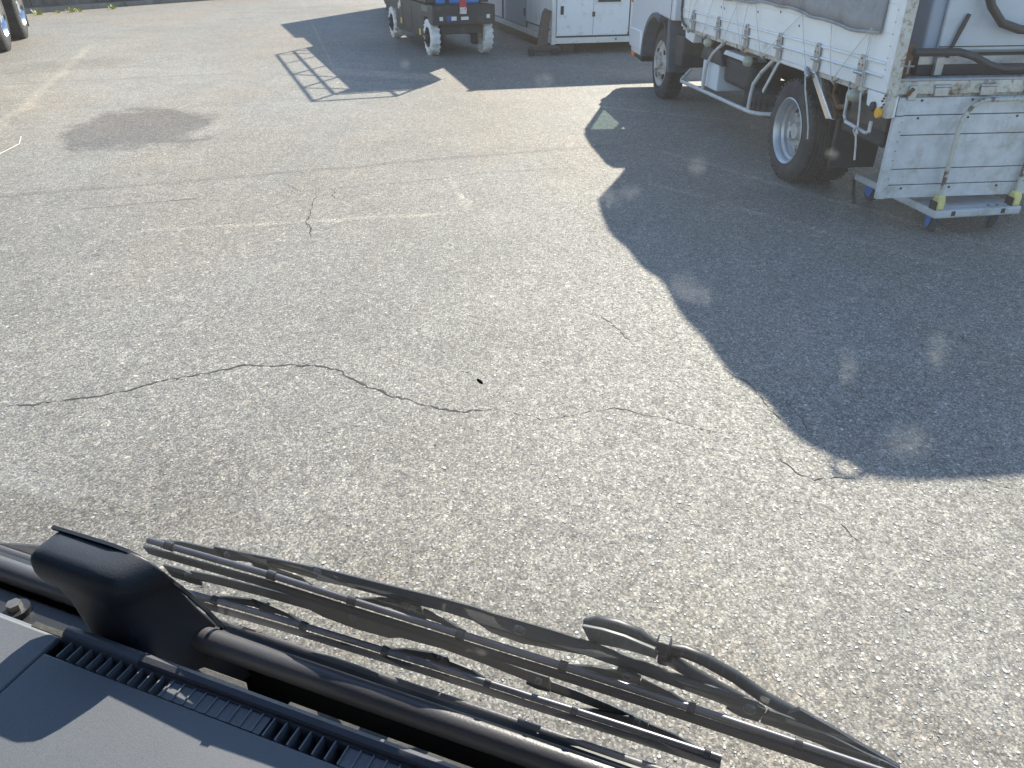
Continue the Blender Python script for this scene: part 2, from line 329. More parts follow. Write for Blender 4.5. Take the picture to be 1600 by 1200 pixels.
# ------------------------------------------------------------------ mesh helpers
class MB:
    def __init__(self): self.v = []; self.f = []
    def add(self, vs, fs):
        o = len(self.v); self.v += [tuple(x) for x in vs]; self.f += [tuple(i+o for i in f) for f in fs]; return self
    def box(self, c, s, rot=None):
        x, y, z = (k/2 for k in s)
        vs = [Vector(p) for p in ((-x,-y,-z),(x,-y,-z),(x,y,-z),(-x,y,-z),(-x,-y,z),(x,-y,z),(x,y,z),(-x,y,z))]
        if rot is not None:
            e = rot if isinstance(rot, Matrix) else Euler(rot).to_matrix()
            vs = [e @ p for p in vs]
        return self.add([p+Vector(c) for p in vs], [(0,3,2,1),(4,5,6,7),(0,1,5,4),(1,2,6,5),(2,3,7,6),(3,0,4,7)])
    def span(self, a, b):
        return self.box([(i+j)/2 for i, j in zip(a, b)], [abs(j-i) for i, j in zip(a, b)])
    def prism(self, poly, lo, hi, axis='x'):
        def P(p, t):
            return {'x': (t, p[0], p[1]), 'y': (p[0], t, p[1]), 'z': (p[0], p[1], t)}[axis]
        n = len(poly)
        vs = [P(p, lo) for p in poly]+[P(p, hi) for p in poly]
        fs = [tuple(range(n-1, -1, -1)), tuple(range(n, 2*n))]+[(i, (i+1) % n, n+(i+1) % n, n+i) for i in range(n)]
        return self.add(vs, fs)
    def tube(self, pts, r, n=8, caps=True):
        pts = [Vector(p) for p in pts]; m = len(pts); rings = []
        up = Vector((.13, .21, .97))
        for i, p in enumerate(pts):
            t = (pts[min(i+1, m-1)]-pts[max(i-1, 0)]).normalized()
            u = t.cross(up)
            if u.length < 1e-3: u = t.cross(Vector((1, 0, 0)))
            u.normalize(); w = t.cross(u); up = -w if False else up
            rr = r[i] if isinstance(r, (list, tuple)) else r
            rings.append([p+(u*math.cos(2*math.pi*k/n)+w*math.sin(2*math.pi*k/n))*rr for k in range(n)])
        vs = [v for q in rings for v in q]
        fs = [(i*n+k, i*n+(k+1) % n, (i+1)*n+(k+1) % n, (i+1)*n+k) for i in range(m-1) for k in range(n)]
        if caps: fs += [tuple(range(n-1, -1, -1)), tuple((m-1)*n+k for k in range(n))]
        return self.add(vs, fs)
    def lathe(self, prof, c=(0, 0, 0), axis='x', n=40, closed=False, caps=True):
        """prof: (t along axis, radius)"""
        vs = []; m = len(prof)
        for t, r in prof:
            for k in range(n):
                a = 2*math.pi*k/n; u, w = r*math.cos(a), r*math.sin(a)
                p = {'x': (t, u, w), 'y': (u, t, w), 'z': (u, w, t)}[axis]
                vs.append((p[0]+c[0], p[1]+c[1], p[2]+c[2]))
        fs = [(i*n+k, i*n+(k+1) % n, ((i+1) % m)*n+(k+1) % n, ((i+1) % m)*n+k) for i in range(m if closed else m-1) for k in range(n)]
        if not closed and caps:
            if prof[0][1] > 0: fs.append(tuple(range(n-1, -1, -1)))
            if prof[-1][1] > 0: fs.append(tuple((m-1)*n+k for k in range(n)))
        return self.add(vs, fs)
    def cyl(self, c, r, h, axis='x', n=16):
        return self.lathe([(-h/2, r), (h/2, r)], c, axis, n)
    def sweep(self, pts, wid, thick, nrm):
        """flat bar along pts: width across in the plane of nrm, thickness along nrm"""
        pts = [Vector(p) for p in pts]; nrm = Vector(nrm).normalized(); m = len(pts); vs = []
        for i, p in enumerate(pts):
            t = (pts[min(i+1, m-1)]-pts[max(i-1, 0)]).normalized(); s = nrm.cross(t).normalized()
            w = (wid[i] if isinstance(wid, (list, tuple)) else wid)/2; h = (thick[i] if isinstance(thick, (list, tuple)) else thick)/2
            vs += [p-s*w-nrm*h, p+s*w-nrm*h, p+s*w*.8+nrm*h, p-s*w*.8+nrm*h]
        fs = [(i*4+k, i*4+(k+1) % 4, i*4+4+(k+1) % 4, i*4+4+k) for i in range(m-1) for k in range(4)]
        fs += [(3, 2, 1, 0), ((m-1)*4, (m-1)*4+1, (m-1)*4+2, (m-1)*4+3)]
        return self.add(vs, fs)
    def loft(self, rings, caps=True):
        n = len(rings[0]); m = len(rings)
        vs = [p for r in rings for p in r]
        fs = [(i*n+k, i*n+(k+1) % n, (i+1)*n+(k+1) % n, (i+1)*n+k) for i in range(m-1) for k in range(n)]
        if caps: fs += [tuple(range(n-1, -1, -1)), tuple((m-1)*n+k for k in range(n))]
        return self.add(vs, fs)
    def grid(self, fn, nu, nv):
        vs = [fn(i/nu, j/nv) for i in range(nu+1) for j in range(nv+1)]
        fs = [(i*(nv+1)+j, (i+1)*(nv+1)+j, (i+1)*(nv+1)+j+1, i*(nv+1)+j+1) for i in range(nu) for j in range(nv)]
        return self.add(vs, fs)
    def mesh(self, name, m, smooth=False):
        me = bpy.data.meshes.new(name); me.from_pydata(self.v, [], self.f); me.validate()
        bm = bmesh.new(); bm.from_mesh(me); bmesh.ops.recalc_face_normals(bm, faces=bm.faces); bm.to_mesh(me); bm.free()
        if m: me.materials.append(m)
        if smooth:
            me.shade_smooth()
            try: me.set_sharp_from_angle(angle=R(38))
            except Exception: pass
        return me
    def build(self, name, m, parent=None, bevel=0, smooth=False, seg=2):
        o = bpy.data.objects.new(name, self.mesh(name, M[m] if isinstance(m, str) else m, smooth or bevel > 0)); COL.objects.link(o)
        if parent: o.parent = parent
        if bevel:
            b = o.modifiers.new('bevel', 'BEVEL'); b.width = bevel; b.segments = seg; b.limit_method = 'ANGLE'; b.angle_limit = R(35)
            b.harden_normals = False
        return o

def tag(o, label=None, cat=None, group=None, kind=None):
    for k, v in (('label', label), ('category', cat), ('group', group), ('kind', kind)):
        if v: o[k] = v
    return o
def thing(name, label, cat, loc=(0, 0, 0), rz=0, group=None):
    o = bpy.data.objects.new(name, None); COL.objects.link(o); o.location = loc; o.rotation_euler = (0, 0, rz)
    o.empty_display_size = .2
    return tag(o, label, cat, group)
def share(name, src, parent, loc=(0, 0, 0), rot=None):
    o = src.copy(); o.name = name; COL.objects.link(o); o.parent = parent; o.location = loc
    if rot: o.rotation_euler = rot
    return o
def at(x, y, z=0.0):
    """place of a spot of the photograph (1600 px wide) on a level plane at height z"""
    cx, cy = (x-800)/F_PX, (y-600)/F_PX
    d = Vector((cx, math.cos(PITCH)-cy*math.sin(PITCH), -math.sin(PITCH)-cy*math.cos(PITCH)))
    t = (z-H)/d.z
    return Vector((0, 0, H))+d*t

# ================================================================== ground
yard = MB().add([(-120, -60, 0), (120, -60, 0), (120, 200, 0), (-120, 200, 0)], [(0, 1, 2, 3)]).build('asphalt_yard', 'asphalt')
tag(yard, kind='structure')

def crack(pix, w, seed, jag=.012):
    """an open crack: narrow ragged dark gap following ground points"""
    rnd = random.Random(seed)
    pts = [at(x, y) for x, y in pix]; fine = []; wx = wy = 0.0
    for a, b in zip(pts[:-1], pts[1:]):
        k = max(3, int((b-a).length/.018))
        for i in range(k):
            p = a.lerp(b, i/k); wx = .72*wx+rnd.uniform(-jag, jag)*.6; wy = .72*wy+rnd.uniform(-jag, jag)*.6; fine.append(p+Vector((wx, wy, 0)))
    fine.append(pts[-1])
    L = []; Rr = []
    for i, p in enumerate(fine):
        t = (fine[min(i+1, len(fine)-1)]-fine[max(i-1, 0)]).normalized(); s = Vector((-t.y, t.x, 0))
        e = min(1, i/4, (len(fine)-1-i)/4)
        ww = w*max(.08, rnd.uniform(.15, 1.3)*e)/2
        L.append((p+s*ww)[:2]+(.0015,)); Rr.append((p-s*ww)[:2]+(.0015,))
    m = len(L)
    o = MB().add(L+Rr, [(i, i+1, m+i+1, m+i) for i in range(m-1)]).build('crack', 'crack', yard)
    return o
crack([(0, 636), (60, 630), (150, 618), (200, 610), (250, 596), (330, 582), (375, 571), (440, 572), (497, 569), (535, 578), (560, 598), (600, 615), (650, 630), (722, 645), (770, 639)], .0105, 1, .016)
crack([(770, 639), (850, 655), (960, 640), (1030, 652), (1075, 665), (1140, 680)], .0035, 2)
crack([(1130, 575), (1170, 600), (1200, 640), (1235, 668)], .0045, 3)
crack([(1215, 710), (1240, 735), (1270, 750), (1310, 745), (1345, 748)], .006, 4)
crack([(1500, 735), (1530, 750), (1560, 760), (1600, 764)], .005, 5)
crack([(935, 492), (955, 505), (975, 525), (990, 538)], .005, 6)
crack([(500, 295), (490, 315), (480, 345), (487, 360), (483, 376)], .008, 7)
crack([(525, 296), (522, 305), (528, 312)], .008, 8)
crack([(1320, 600), (1345, 618), (1375, 632)], .005, 9)
crack([(1285, 785), (1305, 805), (1320, 830), (1355, 860)], .0035, 10)
crack([(1440, 510), (1490, 520), (1530, 545), (1600, 550)], .004, 11)
crack([(100, 330), (180, 322), (240, 316), (320, 310)], .006, 12)
crack([(1170, 590), (1240, 640), (1275, 690)], .003, 13)
crack([(0, 116), (60, 112), (150, 106), (230, 104)], .012, 14, .03)
crack([(440, 285), (470, 300), (530, 293), (640, 285), (760, 270), (900, 262)], .004, 15)

# stones of the worn surface that stand proud near the camera
def chippings():
    rnd = random.Random(11); vs = []; fs = []; tones = []
    pal = [(.52, .51, .49), (.40, .385, .35), (.56, .55, .52), (.32, .315, .31), (.40, .35, .29), (.10, .105, .115), (.23, .235, .24), (.55, .53, .46)]
    wts = [3, 6, 1.6, 6, 2, 1.6, 5, 3]
    base = [(math.cos(k*math.pi/3), math.sin(k*math.pi/3)) for k in range(6)]
    count = 0
    while count < 15000:
        y = 1.0+7.0*rnd.random()**1.9; x = rnd.uniform(-.62*y-.55, .62*y+.55)
        rr = .0021+.0044*rnd.random()**2.6
        if rnd.random() < .012: rr *= 1.6
        a0 = rnd.uniform(0, 6.28); asp = rnd.uniform(.5, 1.0); ca, sa = math.cos(a0), math.sin(a0)
        o = len(vs); tilt = rnd.uniform(-.12, .12); tilt2 = rnd.uniform(-.12, .12)
        hgt = .0008+rr*.18
        for ring, (sc, zz) in enumerate(((1.0, -.001), (.82, hgt))):
            for bx, by in base:
                q = rnd.uniform(.75, 1.15) if ring == 0 else 1.0
                if ring == 0: jit = q
                px, py = bx*rr*sc*asp*(q), by*rr*sc*q
                px, py = px*ca-py*sa, px*sa+py*ca
                vs.append((x+px, y+py, zz+(px*tilt+py*tilt2 if ring else 0)))
        fs += [(o+k, o+(k+1) % 6, o+6+(k+1) % 6, o+6+k) for k in range(6)]+[tuple(o+6+k for k in range(6))]
        c = rnd.choices(pal, wts)[0]; g = rnd.uniform(.8, 1.15)
        tones += [(c[0]*g, c[1]*g, c[2]*g, 1)]*7
        count += 1
    me = bpy.data.meshes.new('stone_chippings'); me.from_pydata(vs, [], fs)
    at_ = me.color_attributes.new('tone', 'FLOAT_COLOR', 'CORNER')
    i = 0
    flat = []
    for p, t in zip(me.polygons, tones): flat += list(t)*p.loop_total
    at_.data.foreach_set('color', flat)
    me.materials.append(M['stone'])
    o = bpy.data.objects.new('stone_chippings', me); COL.objects.link(o)
    tag(o, 'pale worn stone chippings standing proud of the asphalt surface', 'stones', kind='stuff')
chippings()

# a length of string lying on the ground at the left, and the far kerb and wall
p0, p1 = at(-30, 272), at(38, 214)
pts = [p0.lerp(p1, i/8)+Vector((.03*math.sin(i*1.3), .02*math.cos(i*2.1), .006)) for i in range(9)]
tag(MB().tube(pts, .004, 6).build('string', 'string_white', smooth=True), 'pale string lying on asphalt at the left edge below the faint line', 'string')

ka, kb = at(-40, 27), at(420, -7)
kd = (kb-ka).normalized(); kn = Vector((-kd.y, kd.x, 0)); kang = math.atan2(kd.y, kd.x)
kerb = bpy.data.objects.new('kerb', MB().box((11, .12, .05), (30, .24, .10)).mesh('kerb', M['kerb_concrete'])); COL.objects.link(kerb)
kerb.location = ka-kd*3; kerb.rotation_euler = (0, 0, kang); tag(kerb, kind='structure')
wall = thing('retaining_wall', 'dark weathered concrete retaining wall behind the kerb at top left', 'wall', ka-kd*3+kn*.26, kang)
for i in range(10):
    MB().box((-3+3.0*i, .1, .55), (2.985, .2+.004*(i % 2), 1.1)).build('wall_panel', 'concrete', wall, bevel=.012)
MB().box((10.5, .1, 1.14), (30, .3, .08)).build('coping', 'kerb_concrete', wall, bevel=.01)
for i, (x, y, s) in enumerate([(60, 22, .15), (92, 19, .10), (112, 18, .14), (124, 17, .12), (177, 13, .15)]):
    b = at(x, y+1); mb = MB(); rnd = random.Random(40+i)
    for k in range(26):
        a = rnd.uniform(0, 6.28); r0 = rnd.uniform(0, s*.7); ln = rnd.uniform(.5, 1.1)*s; lean = rnd.uniform(.2, .9)
        c = Vector((math.cos(a)*r0, math.sin(a)*r0, 0)); d = Vector((math.cos(a)*lean, math.sin(a)*lean, 1)).normalized(); sd = Vector((-math.sin(a), math.cos(a), 0))*s*.11
        mb.add([c-sd*.4, c+sd*.4, c+d*ln*.6+sd, c+d*ln+Vector((0, 0, -ln*.15)), c+d*ln*.6-sd], [(0, 1, 2, 3, 4)])
    o = mb.build('weed', 'weed'); o.location = b
    tag(o, ['leafy weed nearest the heavy truck mudflap by the kerb', 'smallest weed sprig between two clumps along the kerb', 'spreading weed clump in the middle of the kerb',
            'low weed just right of the spreading clump at the kerb', 'last weed clump on the right, beside the green stake'][i], 'weed', 'weeds growing along the kerb')
sa = at(198, 10); 
tag(MB().tube([sa, sa+Vector((-.55, .75, .55)), sa+Vector((-1.1, 1.4, 1.25))], .025, 6).build('garden_stake', mat('stake_green', (.12, .17, .10), .6)), 'thin greenish stake leaning over the kerb at top left', 'stake')

# ================================================================== wheels
def wheel(parent, x, y, D, w, style, side=-1, tyre='tyre', rimD=.43, lug=0):
    """road wheel with its outer face at local x, axle along x; side -1 = faces -x"""
    r = D/2; s = -side   # inward direction
    c = (x, y, r)
    rr = rimD/2
    hub = MB()
    face = .03 if style == 'convex' else w*.55
    if style == 'deep':
        hub.lathe([(s*(face-.05), .001), (s*(face-.05), .055), (s*(face-.01), .07), (s*face, .10)], (0, 0, 0), 'x', 24)
        for k in range(6):
            a = k*math.pi/3+.3; hub.cyl((s*(face-.02), .11*math.cos(a)*rr/.215, .11*math.sin(a)*rr/.215), .014, .045, 'x', 8)
    else:
        hub.lathe([(-s*.035, .001), (-s*.035, .04), (-s*.02, .055), (s*.02, .06)], (0, 0, 0), 'x', 24)
        for k in range(5):
            a = k*2*math.pi/5+.5; hub.cyl((-s*.012, .105*math.cos(a)*rr/.215, .105*math.sin(a)*rr/.215), .02, .05, 'x', 8)
    h = hub.build('wheel', 'rim_rust' if style != 'plain' else 'lift_black', parent, smooth=True); h.location = c
    t = MB()
    prof = [(s*.012, rr*.97), (s*.004, rr+.015), (s*0, rr+(r-rr)*.45), (s*.006, rr+(r-rr)*.75), (s*.022, r-.012), (s*.036, r)]
    n4 = 4
    for k in range(n4):
        a, b = .036+(w-.072)*(k+.38)/n4, .036+(w-.072)*(k+.62)/n4
        if k < n4-0:
            prof += [(s*a, r), (s*(a+.002), r-.009), (s*(b-.002), r-.009), (s*b, r)]
    prof += [(s*(w-.036), r), (s*(w-.022), r-.012), (s*(w-.006), rr+(r-rr)*.75), (s*w, rr+(r-rr)*.45), (s*(w-.004), rr+.015), (s*(w-.012), rr*.97)]
    t.lathe(prof, (0, 0, 0), 'x', 56, closed=True)
    if lug:
        for k in range(lug):
            a = 2*math.pi*k/lug
            for half in (0, 1):
                aa = a+half*math.pi/lug
                m = Matrix.Rotation(aa, 3, 'X') @ Euler((0, 0, (.35 if half else -.35))).to_matrix()
                p = Matrix.Rotation(aa, 3, 'X') @ Vector((s*w*(.27 if half else .73), 0, r-.006))
                t.box(p, (w*.46, 2*math.pi*r/lug*.55, .022), m)
    else:
        for k in range(44):   # shoulder sipes
            a = 2*math.pi*k/44
            for xx in (.03, w-.03):
                t.box(Matrix.Rotation(a, 3, 'X') @ Vector((s*xx, 0, r-.006)), (.028, .022, .018), Matrix.Rotation(a, 3, 'X'))
    t.build('tyre', tyre, h, smooth=True)
    q = MB()
    if style == 'deep':
        q.lathe([(s*.000, rr+.012), (-s*.004, rr+.006), (s*.004, rr-.004), (s*.03, rr-.018), (s*.05, rr-.018), (s*.065, rr-.034), (s*.09, rr-.036), (s*(face-.02), rr-.05),
                 (s*face, rr-.062), (s*(face-.004), .12), (s*face, .10)], (0, 0, 0), 'x', 56, caps=False)
        q.build('rim', 'rim_silver', h, smooth=True)
        for k in range(5):
            a = k*2*math.pi/5+.9
            MB().cyl((s*(face-.003), .145*math.cos(a)*rr/.215, .145*math.sin(a)*rr/.215), .024, .008, 'x', 14).build('hand_hole', 'dark_hole', h)
    elif style == 'convex':
        q.lathe([(s*.0, rr+.012), (-s*.004, rr+.004), (s*.006, rr-.006), (s*.03, rr-.02), (s*.034, rr-.034), (s*.012, rr-.055), (-s*.002, rr-.085), (-s*.004, .10), (s*.006, .085), (s*.006, .05)], (0, 0, 0), 'x', 56, caps=False)
        q.build('rim', 'rim_rust', h, smooth=True)
        for k in range(4):
            a = k*math.pi/2+.75
            d = MB(); d.lathe([(-s*.004, .026), (s*.02, .026)], (0, 0, 0), 'x', 18)
            o = d.build('hand_hole', 'dark_hole', h); o.location = (s*.002, (rr-.052)*math.cos(a), (rr-.052)*math.sin(a))
    else:
        q.lathe([(s*.004, rr), (s*.01, rr-.01), (s*.03, rr-.02), (s*.035, .001)], (0, 0, 0), 'x', 40, caps=False)
        q.build('rim', 'lift_black', h, smooth=True)
    return h

# ================================================================== white flatbed truck
YAW = .1133
truck = thing('flatbed_truck', 'white flatbed truck with grey tarpaulin, open hanging tailgate and roped load', 'truck', (2.033, 5.95, 0), YAW)
T = truck
WID = 1.86
FW = 3.50
fw = wheel(T, .03, FW, .725, .20, 'convex', rimD=.455)
wheel(T, WID-.03, FW, .725, .20, 'convex', side=1, rimD=.455)
wheel(T, .0, 0, .72, .19, 'deep', rimD=.445)
wheel(T, .215, 0, .72, .19, 'plain', rimD=.445)
wheel(T, WID, 0, .72, .19, 'deep', side=1, rimD=.445)
wheel(T, WID-.215, 0, .72, .19, 'plain', side=1, rimD=.445)
for x in (.52, WID-.52):
    MB().span((x-.035, -1.15, .52), (x+.035, 4.4, .70)).build('chassis_rail', 'chassis', T, bevel=.006)
MB().cyl((WID/2, 0, .36), .05, 1.2).lathe([(-.16, .08), (-.08, .16), (.08, .16), (.16, .08)], (WID/2, 0, .36), 'x', 20).build('rear_axle', 'chassis', T, smooth=True)
MB().cyl((WID/2, FW, .36), .045, 1.4).build('front_axle', 'chassis', T)
MB().tube([(WID/2, .1, .38), (WID/2, 2.6, .45)], .04, 10).build('drive_shaft', 'chassis', T)
mb = MB()
for y in (-1.0, -.45, .6, 1.4, 2.3): mb.span((.08, y-.03, .70), (WID-.08, y+.03, .79))
mb.build('cross_members', 'chassis', T)
MB().span((.62, 2.6, .42), (WID-.62, 4.0, .85)).build('engine_block', 'chassis', T, bevel=.03)

# cab -------------------------------------------------------------
def arch(cy, cz, r, a0, a1, n=14):
    return [(cy+r*math.cos(R(a0+(a1-a0)*k/n)), cz+r*math.sin(R(a0+(a1-a0)*k/n))) for k in range(n+1)]
low = [(4.66, .47), (4.72, .62), (4.70, .95), (4.62, 1.20), (2.96, 1.20), (2.96, .845), (3.06, .842)] + arch(3.60, .39, .475, 105, 5, 12)[1:] + [(4.12, .40), (4.14, .36), (4.60, .36)]
cabo = MB().prism(low, -.03, WID+.03, 'x').build('cab_body', 'cab_paint', T, bevel=.022, seg=3)
up = [(4.62, 1.20), (4.33, 1.98), (4.20, 2.07), (3.2, 2.10), (2.99, 2.03), (2.96, 1.20)]
# roof and pillars of the glasshouse
MB().prism([(4.34, 1.95), (4.24, 2.06), (3.9, 2.105), (3.2, 2.11), (3.0, 2.05), (2.985, 1.95)], .03, WID-.03, 'x').build('cab_roof', 'cab_paint', T, bevel=.03, seg=3)
for x0, x1 in ((.0, .07), (WID-.07, WID)):
    s = .03 if x0 < .5 else -.03
    for pl in ([(4.60, 1.19), (4.68, 1.19), (4.36, 1.97), (4.27, 1.97)], [(3.66, 1.19), (3.76, 1.19), (3.74, 1.97), (3.64, 1.97)], [(2.97, 1.19), (3.20, 1.19), (3.20, 1.97), (2.99, 1.97)]):
        MB().prism(pl, x0+(s if s > 0 else 0), x1+(s if s < 0 else 0), 'x').build('pillar', 'cab_paint', T, bevel=.01)
    MB().prism([(3.74, 1.19), (4.60, 1.19), (4.28, 1.97), (3.73, 1.97)], x0+.028, x0+.034, 'x').build('window_pane', 'window', T)
MB().prism([(4.635, 1.19), (4.640, 1.19), (4.345, 1.97), (4.34, 1.97)], .05, WID-.05, 'x').build('windscreen', 'window', T)
MB().span((.06, 2.965, 1.19), (WID-.06, 2.985, 1.97)).build('cab_back', 'cab_paint', T)
MB().prism([(4.15, .42), (4.67, .42), (4.69, .44), (4.72, .60), (4.70, .64), (4.17, .64)], -.042, WID+.042, 'x').build('bumper', 'cab_paint', T, bevel=.02, seg=3)
MB().prism([(4.13, .30), (4.60, .33), (4.655, .36), (4.66, .425), (4.13, .425)], -.02, WID+.02, 'x').build('bumper_skirt', 'black_plastic', T, bevel=.012)
MB().box((-.03, 4.50, .345), (.03, .09, .045)).build('side_marker', 'orange_lens', T, bevel=.006)
MB().box((-.03, 4.66, .98), (.03, .07, .14)).build('turn_signal', 'orange_lens', T, bevel=.008)
lip_o = arch(3.60, .39, .485, 112, -2, 18); lip_i = arch(3.60, .39, .435, 112, -2, 18)
mb = MB()
mb.prism(lip_o+lip_i[::-1], -.05, .10, 'x'); mb.build('wheel_arch', 'mudflap', T, bevel=.006)
inn = arch(3.60, .39, .437, 150, -5, 18); ino = arch(3.60, .39, .452, 150, -5, 18)
MB().prism(ino+inn[::-1], .0, .42, 'x').build('inner_arch', 'chassis', T)
MB().prism([(3.10, .86), (3.16, .86), (3.14, .60), (3.05, .34), (2.98, .34), (3.04, .62)], -.03, .22, 'x').build('mud_guard', 'mudflap', T, bevel=.01)
MB().span((-.034, 3.055, .845), (-.031, 3.063, 1.2)).build('door_seam', 'gasket', T)
MB().span((.02, 2.72, .42), (.30, 2.99, .72)).build('air_box', 'chassis', T, bevel=.02)
MB().tube([(.0, 3.02, .66), (.05, 2.9, .69), (.2, 2.7, .68), (.4, 2.5, .6)], .013, 8).build('air_hose', 'rubber_hose', T, smooth=True)

# bed -------------------------------------------------------------
Y0, Y1 = -1.24, 2.70
MB().span((-.0, Y0, .79), (WID, Y1, .895)).build('bed_floor', 'rusty_white', T)
MB().span((-.022, Y0+.02, .824), (-.002, Y1, .902)).build('bed_sill', 'white_paint', T, bevel=.004)
MB().span((WID, Y0+.02, .824), (WID+.02, Y1, .902)).build('bed_sill', 'white_paint', T, bevel=.004)
def side_gate(x, s):
    g = MB().span((x, Y0+.06, .908), (x+s*-.026, Y1-.01, 1.44)).build('side_gate', 'aluminium', T, bevel=.003)
    rows = [(.990, 1.135), (1.138, 1.285), (1.288, 1.438)]
    for a, b in rows:
        MB().span((x-s*-.0035, Y0+.07, a), (x-s*.012, Y1-.02, b)).build('plank', 'aluminium', g, bevel=.002)
    MB().tube([(x+s*.006, Y0+.065, .981), (x+s*.006, Y1-.012, .981)], .0085, 8).build('trim_rail', 'white_paint', g, smooth=True)
    MB().tube([(x+s*.006, Y0+.065, .913), (x+s*.006, Y1-.012, .913)], .0075, 8).build('trim_rail', 'white_paint', g, smooth=True)
    return g
gate = side_gate(-.026, -1)
side_gate(WID+.026, 1)
MB().span((.0, Y1-.03, .9), (WID, Y1+.03, 1.75)).build('headboard', 'white_paint', T, bevel=.006)
# corner post at the rear left and right
for x, s in ((-.03, 1), (WID+.03, -1)):
    MB().span((x, Y0+.0, .83), (x+s*.05, Y0+.075, 1.50)).build('corner_post', 'white_paint', T, bevel=.006)
    MB().span((x+s*.002, Y0-.045, .70), (x+s*.045, Y0-.001, 1.50)).build('post_edge', 'rusty_white', T, bevel=.004)
mb = MB()
for k in range(9): mb.cyl((-.031, Y0+.062, .95+.062*k), .004, .006, 'x', 8)
tag(mb.build('rivet_row', 'galvanised', T), kind='stuff')
for x in (-.028,):
    MB().prism([(-1.28, .70), (-1.05, .735), (-1.03, .822), (-1.28, .822)], x, x+.06, 'x').build('corner_panel', 'white_paint', T, bevel=.006)
MB().cyl((-.04, -1.222, .722), .030, .022, 'x', 22).build('reflector', 'yellow_lens', T, bevel=.004)
MB().cyl((-.034, -1.14, .742), .028, .02, 'x', 20).build('lamp_base', 'black_plastic', T, bevel=.004)
mb = MB()
for k in range(5): mb.cyl((-.032, -1.235-.012*math.sin(k*2.1), .755+.016*k), .006, .012, 'x', 7)
mb.build('rust_patch', 'rust', T)
# rear sill and tailgate
MB().span((.0, Y0-.03, .828), (WID, Y0-.001, .898)).build('rear_sill', 'rusty_white', T, bevel=.004)
MB().tube([(.02, Y0-.02, .905), (WID-.02, Y0-.02, .905)], .008, 8).build('sill_rail', 'galvanised', T, smooth=True)
TGX0, TGX1 = .035, WID-.04
tg_top = Vector((0, Y0-.030, .812)); tg_bot = Vector((0, Y0-.036, .225))
tdir = (tg_bot-tg_top); tlen = tdir.length; tdir.normalize(); tnor = Vector((0, -1, 0)); tnor = (tnor-tdir*tnor.dot(tdir)).normalized()
trot = Matrix((Vector((1, 0, 0)), tnor, -tdir)).transposed()
def tpanel(mb, x0, x1, s0, s1, out, thick):
    c = tg_top+tdir*((s0+s1)/2)+tnor*(out-thick/2); c.x = (x0+x1)/2
    mb.box(c, (x1-x0, thick, s1-s0), trot); return mb
tg = tpanel(MB(), TGX0+.05, TGX1-.05, .004, tlen-.004, -.008, .018).build('tailgate', 'gasket', T)
cuts = [0, .100, .212, .410, .505, tlen]
for a, b in zip(cuts[:-1], cuts[1:]):
    tpanel(MB(), TGX0+.052, TGX1-.052, a+.0025, b-.0025, .0, .02).build('plank', 'old_aluminium', tg, bevel=.002)
for x0, x1 in ((TGX0, TGX0+.058), (TGX1-.058, TGX1)):
    tpanel(MB(), x0, x1, .105, tlen, .006, .032).build('end_rail', 'old_aluminium', tg, bevel=.003)
    tpanel(MB(), x0+.004, x1-.004, -.0, .100, .004, .03).build('end_cap', 'old_aluminium', tg, bevel=.003)
mb = MB()
for k in range(9):
    c = tg_top+tdir*(.135+.055*k)+tnor*.008; c.x = TGX0+.05; mb.cyl(c, .0045, .008, 'y', 8)
tag(mb.build('rivet_row', 'galvanised', tg), kind='stuff')
for k in range(6):
    x = TGX0+.14+.31*k
    for sline in (.012, .11, .52): tpanel(MB(), x, x+.012, sline, sline+.012, .004, .008).build('bolt', 'dark_steel', tg)
for x in (.28, .56, .86, 1.2, 1.52):
    h_ = MB().box((x, Y0-.036, .845), (.085, .02, .055)).cyl((x, Y0-.042, .872), .010, .10, 'x', 10).build('tailgate_hinge', 'galvanised', T, bevel=.003)
MB().box((.105, Y0-.038, .838), (.05, .02, .08)).build('latch_plate', 'galvanised', T, bevel=.003)
MB().tube([(.075, Y0-.05, .825), (.085, Y0-.055, .85), (.10, Y0-.055, .862)], .010, 8).build('latch_lever', 'rust', T, smooth=True)

# hinges, hooks, lamps
hinge_y = [2.30, 1.60, .93, .28, -.34, -.93]
hinge_me = None
for y in hinge_y:
    o = MB().prism([(-.040, .915), (.040, .915), (.038, .962), (.020, 1.0), (-.020, 1.0), (-.038, .962)], -.046, -.038, 'x').box((-.036, 0, .853), (.010, .078, .06)).build('gate_hinge', 'galvanised', T, bevel=.002)
    o.location = (0, y, 0)
    k = MB().cyl((-.048, 0, .90), .0115, .105, 'y', 10).build('hinge_pin', 'galvanised', o, smooth=True)
    v = MB()
    for a, b in ((0, .98), (-.02, .945), (.02, .945)): v.cyl((-.0465, a, b), .006, .004, 'x', 8)
    tag(v.build('rivet', 'dark_steel', o), kind='stuff')
hook_y = [2.42, 1.95, 1.42, .98, .55, -.26, -.62, -1.0]
for y in hook_y:
    pts = [(-.012, 0, .832), (-.02, -.004, .812), (-.038, -.008, .788), (-.046, -.012, .80), (-.05, -.014, .812)]
    o = MB().tube(pts, .0075, 8).build('rope_hook', 'pipe_white', T, smooth=True); o.location = (0, y, 0)
for y in (2.0, 1.73, 1.22, .70, -.50):
    MB().box((-.006, y, .808), (.02, .07, .03)).build('sill_bracket', 'rusty_white', T, bevel=.003)
